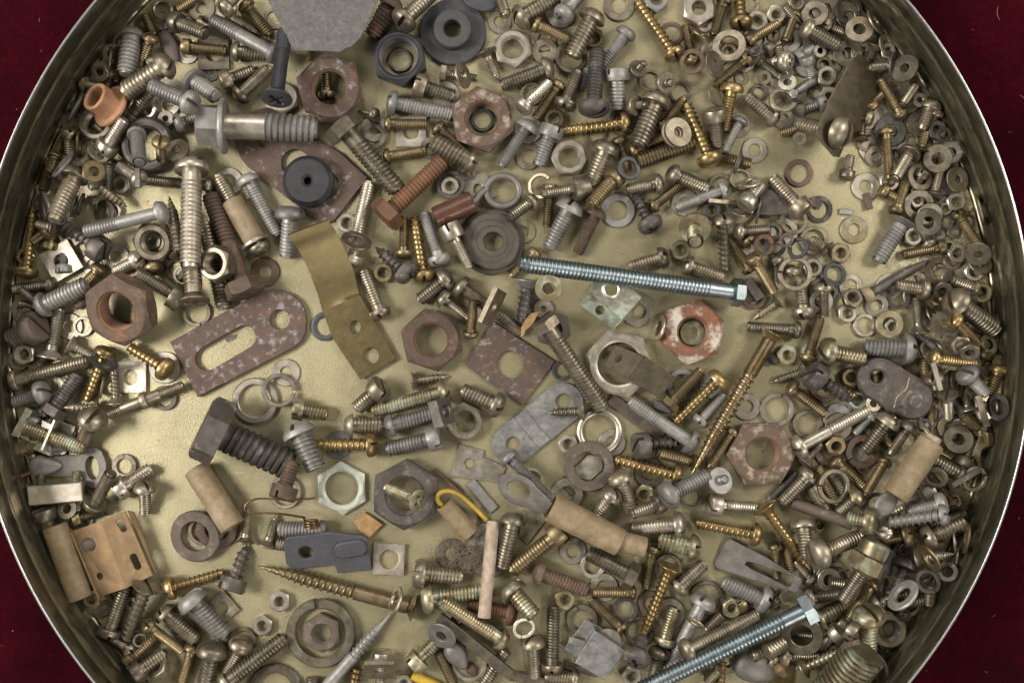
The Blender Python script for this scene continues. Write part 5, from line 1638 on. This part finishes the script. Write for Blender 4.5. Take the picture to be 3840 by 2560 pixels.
@sp(3)
def link():
    a, b = (7056+1035,3136+335), (7056+1345,3136+515); c = np.mean([a, b], 0); P = local(capsule(a, b, 198, 14), c)
    hs = [local(circle_pts(7056+1025, 3136+312, 62), c)]
    A, B = np.array(local([a], c)[0]), np.array(local([b], c)[0]); d = (B-A)/np.linalg.norm(B-A); an = math.atan2(d[1], d[0]); m = A*.42+B*.58
    rr = random.Random(4); bits = []
    for k in range(70):
        v = rr.uniform(-150, 150); e = xf(ellipsoid(rr.uniform(9, 26), rr.uniform(6, 13), rr.uniform(5, 11), 8, 5), rotz(an+math.pi/2+rr.gauss(0, .35)))
        bits.append((e[0]+np.array([m[0]-d[1]*v+d[0]*(30+14*math.sin(v*.03)+rr.gauss(0, 7)*0), m[1]+d[0]*v+d[1]*(30+14*math.sin(v*.03)+rr.gauss(0, 7)*0), 122]), e[1]))
    st = join(*bits)
    bl = lathe([(52,118),(72,122),(70,126),(50,127),(46,112),(28,108)], 24); tq = local([(7056+1365, 3136+520)], c)[0]; bl = (np.asarray(bl[0])+np.array([*tq, 0]), bl[1])
    bn = box(m[0], m[1], 119, 123, 150, 384, an, 1.5)
    assembly('two_hole_link', c[0], c[1], poly_fp(P, 122, hs), [('link', plate(P, hs, 122, 26), 'd', None), ('rust_band', bn, 'm', 0), ('scale_ridge', st, 'v', 0), ('threaded_hole', bl, 'd', 0)], 122, 400, 'link', 'thick dark oval link with two holes and a rusty band, at right', True)
@sp(3)
def coupling():
    c = (7056+880, 4704+520); q = lambda x, y, h: (*local(G(3,3,(x, y)), c)[0], h)
    p0, p1, p2, p3 = q(985,262,190), q(925,395,180), q(862,530,170), q(700,830,80)
    d = np.array(p1)-p0
    collar = cyl(p0, p1, 138, 138, 30, .1)
    L = float(np.linalg.norm(np.array(p2)-p1)); hexm = between(nut_mesh(176, 70, L, 6, .4, False), p1, p2)
    flg = cyl(p2, tuple(np.array(p2)+(np.array(p2)-p1)/L*30), 110, 95, 30, .1)
    Lt = float(np.linalg.norm(np.array(p3)-p2)); th = between(xf(thread_mesh(68, Lt, 26, False), np.diag([1,-1,-1,1.])), p2, p3)
    P = np.array([p0, p1, p2, p3]); t = np.linspace(0, 3, 40); X = np.interp(t, range(4), P[:,0]); Y = np.interp(t, range(4), P[:,1]); Z = np.interp(t, range(4), P[:,2]); rr = np.interp(t, [0,1,1.01,2,2.01,3], [138,138,176,176,68,68])
    assembly('hex_coupling', c[0], c[1], join_fp(line_fp(p0, p2, 150, 40., 320.), line_fp(p2, p3, 65, 30., 210.)), [('collar', collar, 'c', None), ('hex_body', hexm, 'c', None), ('flange', flg, 'c', None), ('threaded_end', th, 's', None)], 150, 350, 'coupling', 'yellowish hex coupling with round collar and threaded end, at lower right')
@sp(2)
def folded_box():
    c = (4704+800, 4704+1290); q = lambda *p: local(G(2,3,*p), c); H = 190
    top = q((760,1078),(1040,1268),(852,1538),(575,1378)); tp = plate(top, (), 24, 6); tp[0][:,2] += H
    low = q((690,1022),(1056,1232),(860,1550),(480,1302)); lo = plate(low, (), 24, 5)
    def side(a, b): return rings([np.array([(*a,H+14),(*b,H+14),(b[0]*.93,b[1]*.93,H+14),(a[0]*.93,a[1]*.93,H+14)]), np.array([(*a,12),(*b,12),(b[0]*.93,b[1]*.93,12),(a[0]*.93,a[1]*.93,12)])], True, False, True, True)
    w1 = side(top[3], top[0]); w2 = side(top[2], top[3])
    br = box(*q((600,1218))[0], 60, 92, 150, 62, math.radians(-16))
    tn = plate(capsule(*q((880,1190),(900,1200)), 110), (), 16, 3); tn[0][:,2] += H-60
    assembly('folded_clamp', c[0], c[1], poly_fp(top, H+24), [('cover', join(tp, w1, w2), 'Z', None), ('base_leaf', lo, 'Z', None), ('cross_bar', br, 'v', None), ('tongue', tn, 'n', None)], H, 280, 'clamp', 'grey folded square box clamp with a side bar near the bottom')
@sp(2)
def terminal_block():
    c = (500, 3136+1400); an = math.radians(5); q = lambda x, y: local(G(0,2,(x, y)), c)[0]
    bx = box(0, 0, 0, 190, 500, 180, an, 10); parts = [('block', bx, 'n', None)]
    for x, y in ((338,1285),(662,1262)):
        p = q(x, y); parts.append(('clamp_screw', between(xf(thread_mesh(46, 110, 20), np.diag([1,-1,-1,1.])), (p[0], p[1]-50, 100), (p[0]+4, p[1]+60, 96)), 's', 0))
    p = q(748, 1370); parts.append(('wire_hole_shade', between(lathe([(44,0),(44,4),(30,5),(1,4)], 20), (248*math.cos(an), 248*math.sin(an), 95), d=(math.cos(an), math.sin(an), 0)), 'k', 0))  # raised black disc, coloured as the shade inside a hole
    assembly('terminal_block', c[0], c[1], poly_fp([(-250,-90),(250,-90),(250,90),(-250,90)], 190), parts, 190, 260, 'terminal block', 'long rectangular grey metal terminal block by the left wall', True)
@sp(2)
def iridescent_clip():
    c = (430, 3136+850); q = lambda *p: local(G(0,2,*p), c)
    base = q((235,610),(660,790),(560,1050),(470,1055),(300,960),(110,870)); b = plate(base, [circle_pts(*q((290,770))[0], 70)], 20, 4); b[0][:,2] += 20
    def wall(p, r, h, w_=20):
        p, r = np.array(p), np.array(r); n = np.array([-(r-p)[1], (r-p)[0]]); n = n/np.linalg.norm(n)*w_
        return rings([np.array([(*p,z0) for z0 in (20,h)]+[(*(p+n),h),(*(p+n),20)]), np.array([(*r,z0) for z0 in (20,h)]+[(*(r+n),h),(*(r+n),20)])], True, False, True, True)
    w1 = wall(*q((530,712),(412,985)), 230)
    fl = plate(q((235,605),(290,640),(165,880),(95,860)), (), 18, 4); fl[0][:,2] += 110
    tb = plate(q((300,985),(375,900),(420,985),(475,1055),(400,1030)), (), 16, 3); tb[0][:,2] += 120
    t2 = plate(q((400,720),(500,765),(480,830),(390,780)), (), 16, 3); t2[0][:,2] += 150
    s0, s1 = q((235,790),(775,985)); th = between(xf(thread_mesh(72, float(np.hypot(s1[0]-s0[0], s1[1]-s0[1])), 26), np.diag([1,-1,-1,1.])), (*s0, 150), (*s1, 120))
    assembly('screw_clip', c[0], c[1], join_fp(poly_fp(base, 45), (np.linspace(s0[0],s1[0],20), np.linspace(s0[1],s1[1],20), np.full(20,60.), np.full(20,210.))), [('clip', join(b, w1, fl, tb, t2), 'I', None), ('threaded_rod', th, 'c', None)], 130, 300, 'clip', 'rainbow plated square clip with a threaded rod through it, by the left wall')
@sp(3)
def spade_lug():
    c = (620, 3136+1150); q = lambda *p: local(G(0,2,*p), c)
    out = q((300,1110),(430,1060),(560,1048),(700,1045),(770,990),(860,962),(925,1010),(962,1100),(968,1200),(940,1300),(885,1352),(820,1345),(770,1290),(735,1235),(600,1242),(470,1240),(300,1230))
    h = circle_pts(*q((838,1160))[0], 62, 24, 108, math.radians(8))
    zf = lambda x, y: 40+.12*x
    pl = plate(out, [h], 20, 5, zf); bl = ellipsoid(300, 190, 110, tip=.8); bl = (np.asarray(bl[0])+np.array([*q((420,1140))[0], 60]), bl[1])
    tl = ntube([(*q((300,1190))[0], 50), (*q((205,1230))[0], 40)], 20, 8)
    assembly('soldered_lug', c[0], c[1], poly_fp(out, 20, [h], zf), [('lug', pl, 'L', None), ('solder_blob', bl, 'L', 0), ('wire_end', tl, 'C', 0)], 60, 340, 'cable lug', 'grey flat lug with an oval ring and a solder blob, at left', True)
@sp(2)
def double_stud():
    a, b = (935,3136+690), (1685,3136+402); A, B = settle_axis(a, b, lambda u: np.where(np.abs(u-.53) < .05, 80, 50.))
    L = float(np.linalg.norm(B-A)); M = frame(B-A); M[:3,3] = A; root = empty('collared_stud', mat4(M))
    flip = np.diag([1,-1,-1,1.])
    t1 = xf(thread_mesh(46, L*.27, 17), flip); t2 = xf(thread_mesh(46, L*.30, 17), flip); t2 = (np.asarray(t2[0])+np.array([0,0,L*.70]), t2[1])
    obj('shank', lathe([(46,L*.24),(53,L*.26),(53,L*.70),(46,L*.72)], 24), 's', root); obj('thread', t1, 's', root); obj('thread', t2, 's', root)
    obj('collar', lathe([(54,L*.49),(76,L*.495),(80,L*.505),(80,L*.545),(76,L*.555),(54,L*.56)], 30), 's', root)
    register(root, (a[0]+b[0])/2, (a[1]+b[1])/2, 'stud', '', 'stud', '', label='double ended brown grey stud with a collar at its middle', reach=350)
@sp(1)
def copper_spring():
    P = [(x*4, y*4) for x, y in ((725,1143),(690,1146),(645,1146),(600,1144),(575,1150),(563,1162),(567,1176),(590,1178),(630,1178),(670,1183),(700,1188))]
    c = (2560, 4660); Q = [(*local([p], c)[0], 40) for p in P]
    pts = list(smooth_path(Q, 5)); e = pts[-1]
    for k in range(44):
        t = k/44*2*math.pi*3.5; pts.append(np.array([e[0]+60+0.9*k*.3-62*math.cos(t), e[1]-8-k*1.9, 70+55*math.sin(t)]))
    fp = (np.array([p[0] for p in pts]), np.array([p[1] for p in pts]), np.full(len(pts), 14.), np.full(len(pts), 60.))
    assembly('wire_spring', c[0], c[1], fp, [('wire', ntube(pts, 10, 8), 'C', None)], 40, 350, 'spring', 'bent copper wire spring with a small coil at its end')
@sp(3)
def sleeve_right():
    c = (7056+1270, 3136+1150); q = lambda x, y, h: (*local(G(3,2,(x, y)), c)[0], h)
    tb = tube_between(q(1455,905,140), q(1120,1405,125), 122, 92, 28); pg = cyl(q(1420,960,140), q(1478,850,150), 84, 66, 20)
    cr = ellipsoid(260, 190, 70); cr = xf(cr, rotz(math.radians(-50+100))); cr = (cr[0]+np.array(q(1040,1480,110)), cr[1])
    X = np.array([q(1455-335*t, 905+500*t, 0) for t in np.linspace(0,1,30)])
    assembly('sleeved_terminal', c[0], c[1], line_fp(X[0], X[-1], 115, 20., 250.), [('sleeve', tb, 't', None), ('plug', pg, 'e', None), ('crimp', cr, 'L', None)], 130, 380, 'terminal', 'tan sleeved terminal with a pale plug, leaning at the right side')
@sp(3)
def leaf():
    P = G(2,1,(80,1525),(85,1440),(120,1370),(175,1310),(255,1290),(215,1360),(180,1420),(125,1465),(108,1520))
    flat_thing('dry_leaf', 'f', P, 8, label='curled dry brown leaf scrap beside the square rusty plate', cat='leaf', ch=2)
@sp(2)
def rust_chip():
    flat_thing('rust_flake', 'O', rough(G(3,0,(480,150),(530,145),(555,175),(600,225),(640,290),(560,275),(490,215)), 5, 40), 40, label='orange brown flake lying among the pale washers at upper right', cat='flake')
@sp(2)
def lint_clump():
    c = (2352+1900, 4704+400); F = []; r = random.Random(5)
    for i in range(170):
        x, y = r.gauss(0, 105), r.gauss(0, 36); a = r.uniform(0, 6.28); b = r.uniform(-2, 2); l = r.uniform(90, 240); z = abs(r.gauss(15, 22))
        F.append(ntube([(x+l*t*math.cos(a+b*t), y+l*t*math.sin(a+b*t), z+20*math.sin(3*t)) for t in np.linspace(0, 1, 6)], r.uniform(1.1, 2.1), 4))
    core = xf(ellipsoid(120, 26, 20), rotz(-.1))
    assembly('lint_clump', c[0], c[1], disc_fp(60, 0, 50), [('fibres', join(core, *F), 'J', None)], 25, 170, 'lint', 'fluffy grey brown clump of lint on two washers')
@sp(1)
def plug_twist():
    P = [(3920+x, 4214+y) for x, y in ((75,90),(130,140),(220,200),(300,255),(350,320),(400,380),(440,450),(500,590))]; c = np.mean(P, 0)
    pts = smooth_path([(*local([p], c)[0], 18+4*math.sin(i*2)) for i, p in enumerate(P)], 6)
    fp = (pts[:,0], pts[:,1], np.zeros(len(pts)), np.full(len(pts), 30.))
    r = random.Random(2); tw = [ntube(pts, np.linspace(12, 6, len(pts)), 7)]
    for k in range(14):
        p = pts[r.randrange(len(pts))]; a = r.uniform(0, 6.28); tw.append(ntube([p, p+np.array([30*math.cos(a), 30*math.sin(a), 8])], 2.5, 5))
    assembly('twig', c[0], c[1], fp, [('stem', join(*tw), 'r', None)], 15, 300, 'twig', 'thin reddish brown twig beside the yellow wire')

# ------------------------------------------------------------------ build in the order the pieces lie
build_setting()
parse()
for i, (L, f) in enumerate(SPECIAL): QUEUE.append((L-.1, 5000+i, f))
QUEUE.sort(key=lambda t: (t[0], t[1]))
for L, n, f in QUEUE: f()

# the small pieces that close the gaps of the crowded edge: each a thing of its own
hm0 = hm.copy(); hm[:] = 0.0
fr = random.Random(11); made = 0; tries = 0
while made < 190 and tries < 40000:
    tries += 1; lf = fr.random() < .3; a = fr.uniform(2.35, 3.85) if lf else fr.uniform(-1.1, 1.05); rr = FOOT*math.sqrt(fr.uniform(.80 if lf else .50, .97)); x, y = TCX+rr*math.cos(a), TCY+rr*math.sin(a)
    if abs(x) > 4500 or abs(y) > 2950 or (-.08 < a < .6 and rr < .84*FOOT) or (a > .6 and rr < .72*FOOT): continue
    od = fr.choice((130, 150, 170, 190, 210)); k = np.arange(-od*.4, od*.41, CELL); X, Y = np.meshgrid(x+k, y+k); iy, ix = cells(X, Y)
    if (hm0[iy, ix] > 45).mean() > (.42 if made > 50 else .2) or (hm[iy, ix] > 1).mean() > .1: continue
    gx, gy = x+CX, CY-y; q = fr.random(); made += 1
    if q < .28: ring_piece('w', fr.choice('sssnz'), gx, gy, od, od*.45, {})
    elif q < .42: ring_piece('l', fr.choice('sd'), gx, gy, od, od*.66, {'ga': fr.uniform(0, 360)})
    elif q < .54: ring_piece('n', fr.choice('ncb'), gx, gy, od, od*.47, {})
    else:
        b = fr.uniform(0, 6.28); l = od*.75; screw(fr.choice('pck'), fr.choice('sbsbz'), gx+l*math.cos(b), gy+l*math.sin(b), gx-l*math.cos(b), gy-l*math.sin(b), 85, 145, {})

# ------------------------------------------------------------------ labels: look first, then the landmark it lies by
LAND = [('the big flanged bolt',2360,1160),('the orange copper cup',950,940),('the sunflower seed',1560,420),('the grey sheet scrap',2900,200),('the black flanged bushing',4160,285),
 ('the large black nut',3662,510),('the rusty nut holding a brass screw',3012,780),('the crusted nut holding a lock washer',4432,1085),('the rubber disc',2822,1658),('the angular rusty plate',3050,1800),('the arched bronze strip',3150,2600),
 ('the slotted rusty plate',2200,3150),('the biggest rusty nut',1110,2800),('the orange rusted hex bolt',3800,1720),('the dark sleeved ring lug',4300,1800),('the worn grooved bushing',4512,2218),('the level blue bolt',5760,2540),
 ('the greenish clip nut',5634,2698),('the flaky red nut',6368,3050),('the square rusty plate',4690,3340),('the two hole strap',4950,3890),('the big shiny nut with bracket',5689,3341),('the brown fibre washer',5414,4281),
 ('the long brassy wood screw',6730,3700),('the flaky nut at right',7008,4172),('the thick dark hex bolt',2200,4080),('the tan tube',1970,4560),('the brown nut holding a screw',3720,4551),('the thin greenish nut',3135,4486),('the tan cable lug',5320,4774),
 ('the rust stained bracket',1000,5104),('the blue black plate',3000,5070),('the long brown wood screw',3085,5390),('the big split washer',2944,5814),('the folded box clamp',5504,5994),('the slotted wedge',6960,5200),('the oval two hole link',8246,3560),
 ('the hex coupling',7900,5220),('the bronze notched plate',7770,960),('the sleeved terminal at right',8326,4286),('the terminal block',500,4536),('the rainbow clip',430,3986),('the thick yellowish rod',7736,6244),('the shiny nut by the rim',8234,5839),
 ('the orange rusted screw',4530,5594),('the dirty white rod',4490,5230),('the rising blue bolt',6662,5953),('the thick brown ring',1345,1310),('the grey nut left',1390,2198),('the collared stud',1310,3682),('the soldered lug',620,4286),
 ('the yellow wire tube',4220,4744),('the copper spring',2560,4660),('the curled dry leaf',4864,2968),('the lint clump',4252,5104),('the dark ring left',640,4850),('the brass screw at far left',265,2260),('the two stacked tilted washers',430,1958),
 ('the star nut',6424,70),('the washer pair',6210,1220),('the grey crumb',7776,1945),('the tan headed screw',8230,2550),('the grey big round head screw',8960,2880),('the thick zinc screw at right',8190,3200),('the brown rolled tube',7550,4700),
 ('the blunt end of the rising bolt',6000,6200)]
EDGE = [('left wall',-1,0),('right wall',1,0)]
def where(gx, gy, rank):
    c = sorted((math.hypot(gx-x, gy-y), p, x, y) for p, x, y in LAND)
    c = [k for k in c if k[0] > 60]
    d, p, x, y = c[rank]
    s = ['right of','lower right of','below','lower left of','left of','upper left of','above','upper right of'][sector(gx-x, gy-y)]
    q = 'just ' if d < 420 else ('' if d < 800 else 'well ')
    return q+s+' '+p
def nwords(s): return len(s.split())
def compose(t, rank, lvl):
    head = ' '.join(k for k in (t['size'], t['colour'], t['kind']) if k)
    pose = t['pose']
    if lvl == 0: s = head+' '+where(t['x'], t['y'], rank)
    else: s = head+(', ' if pose[:3] == 'tip' else ' ')+pose+', '+where(t['x'], t['y'], rank)
    return s
used = {}
todo = [t for t in THINGS]
for t in todo:
    if t['label']: used[t['label']] = t
def conflicts(lab): return lab in used
pending = [t for t in todo if not t['label']]
cands = {}
for t in pending:
    t['c'] = [compose(t, r, l) for r, l in ((0,1),(1,1),(0,0),(2,1),(1,0),(2,0))]
    t['c'] = [k for k in t['c'] if nwords(k) <= 16] or [t['c'][0]]
from collections import Counter
cnt = Counter(k for t in pending for k in set(t['c']))
for t in pending:
    for k in t['c']:
        if cnt[k] == 1 and k not in used: t['label'] = k; used[k] = t; break
left = [t for t in pending if not t['label']]
byk = {}
for t in left: byk.setdefault(t['c'][-1] if len(t['c']) > 1 else t['c'][0], []).append(t)
for t in left:
    # the same words fit two neighbours: tell them apart by what lies nearest
    best = None
    near = sorted((math.hypot(t['x']-q['x'], t['y']-q['y']), id(q), q) for q in THINGS if q is not t)[:40]
    for rank in (0, 1, 2):
        for d, _, q in near:
            s = ['right of','lower right of','below','lower left of','left of','upper left of','above','upper right of'][sector(t['x']-q['x'], t['y']-q['y'])]
            w_ = where(t['x'], t['y'], rank).replace('just ','').replace('well ','')
            for parts in ((t['size'], t['colour'], t['kind'], s, 'a', q['size'], q['colour'], q['kind']), (t['colour'], t['kind'], s, 'a', q['colour'], q['kind'])):
                kk = ' '.join(v for v in parts if v)+', '+w_
                if kk not in used and nwords(kk) <= 16: best = kk; break
            if best: break
        if best: break
    t['label'] = best or t['c'][0]; used[t['label']] = t
for t in THINGS: t['o']['label'] = t['label']
dup = Counter(t['label'] for t in THINGS)
print('THINGS', len(THINGS), 'label duplicates', [k for k, v in dup.items() if v > 1][:10], 'max height', hm0.max())
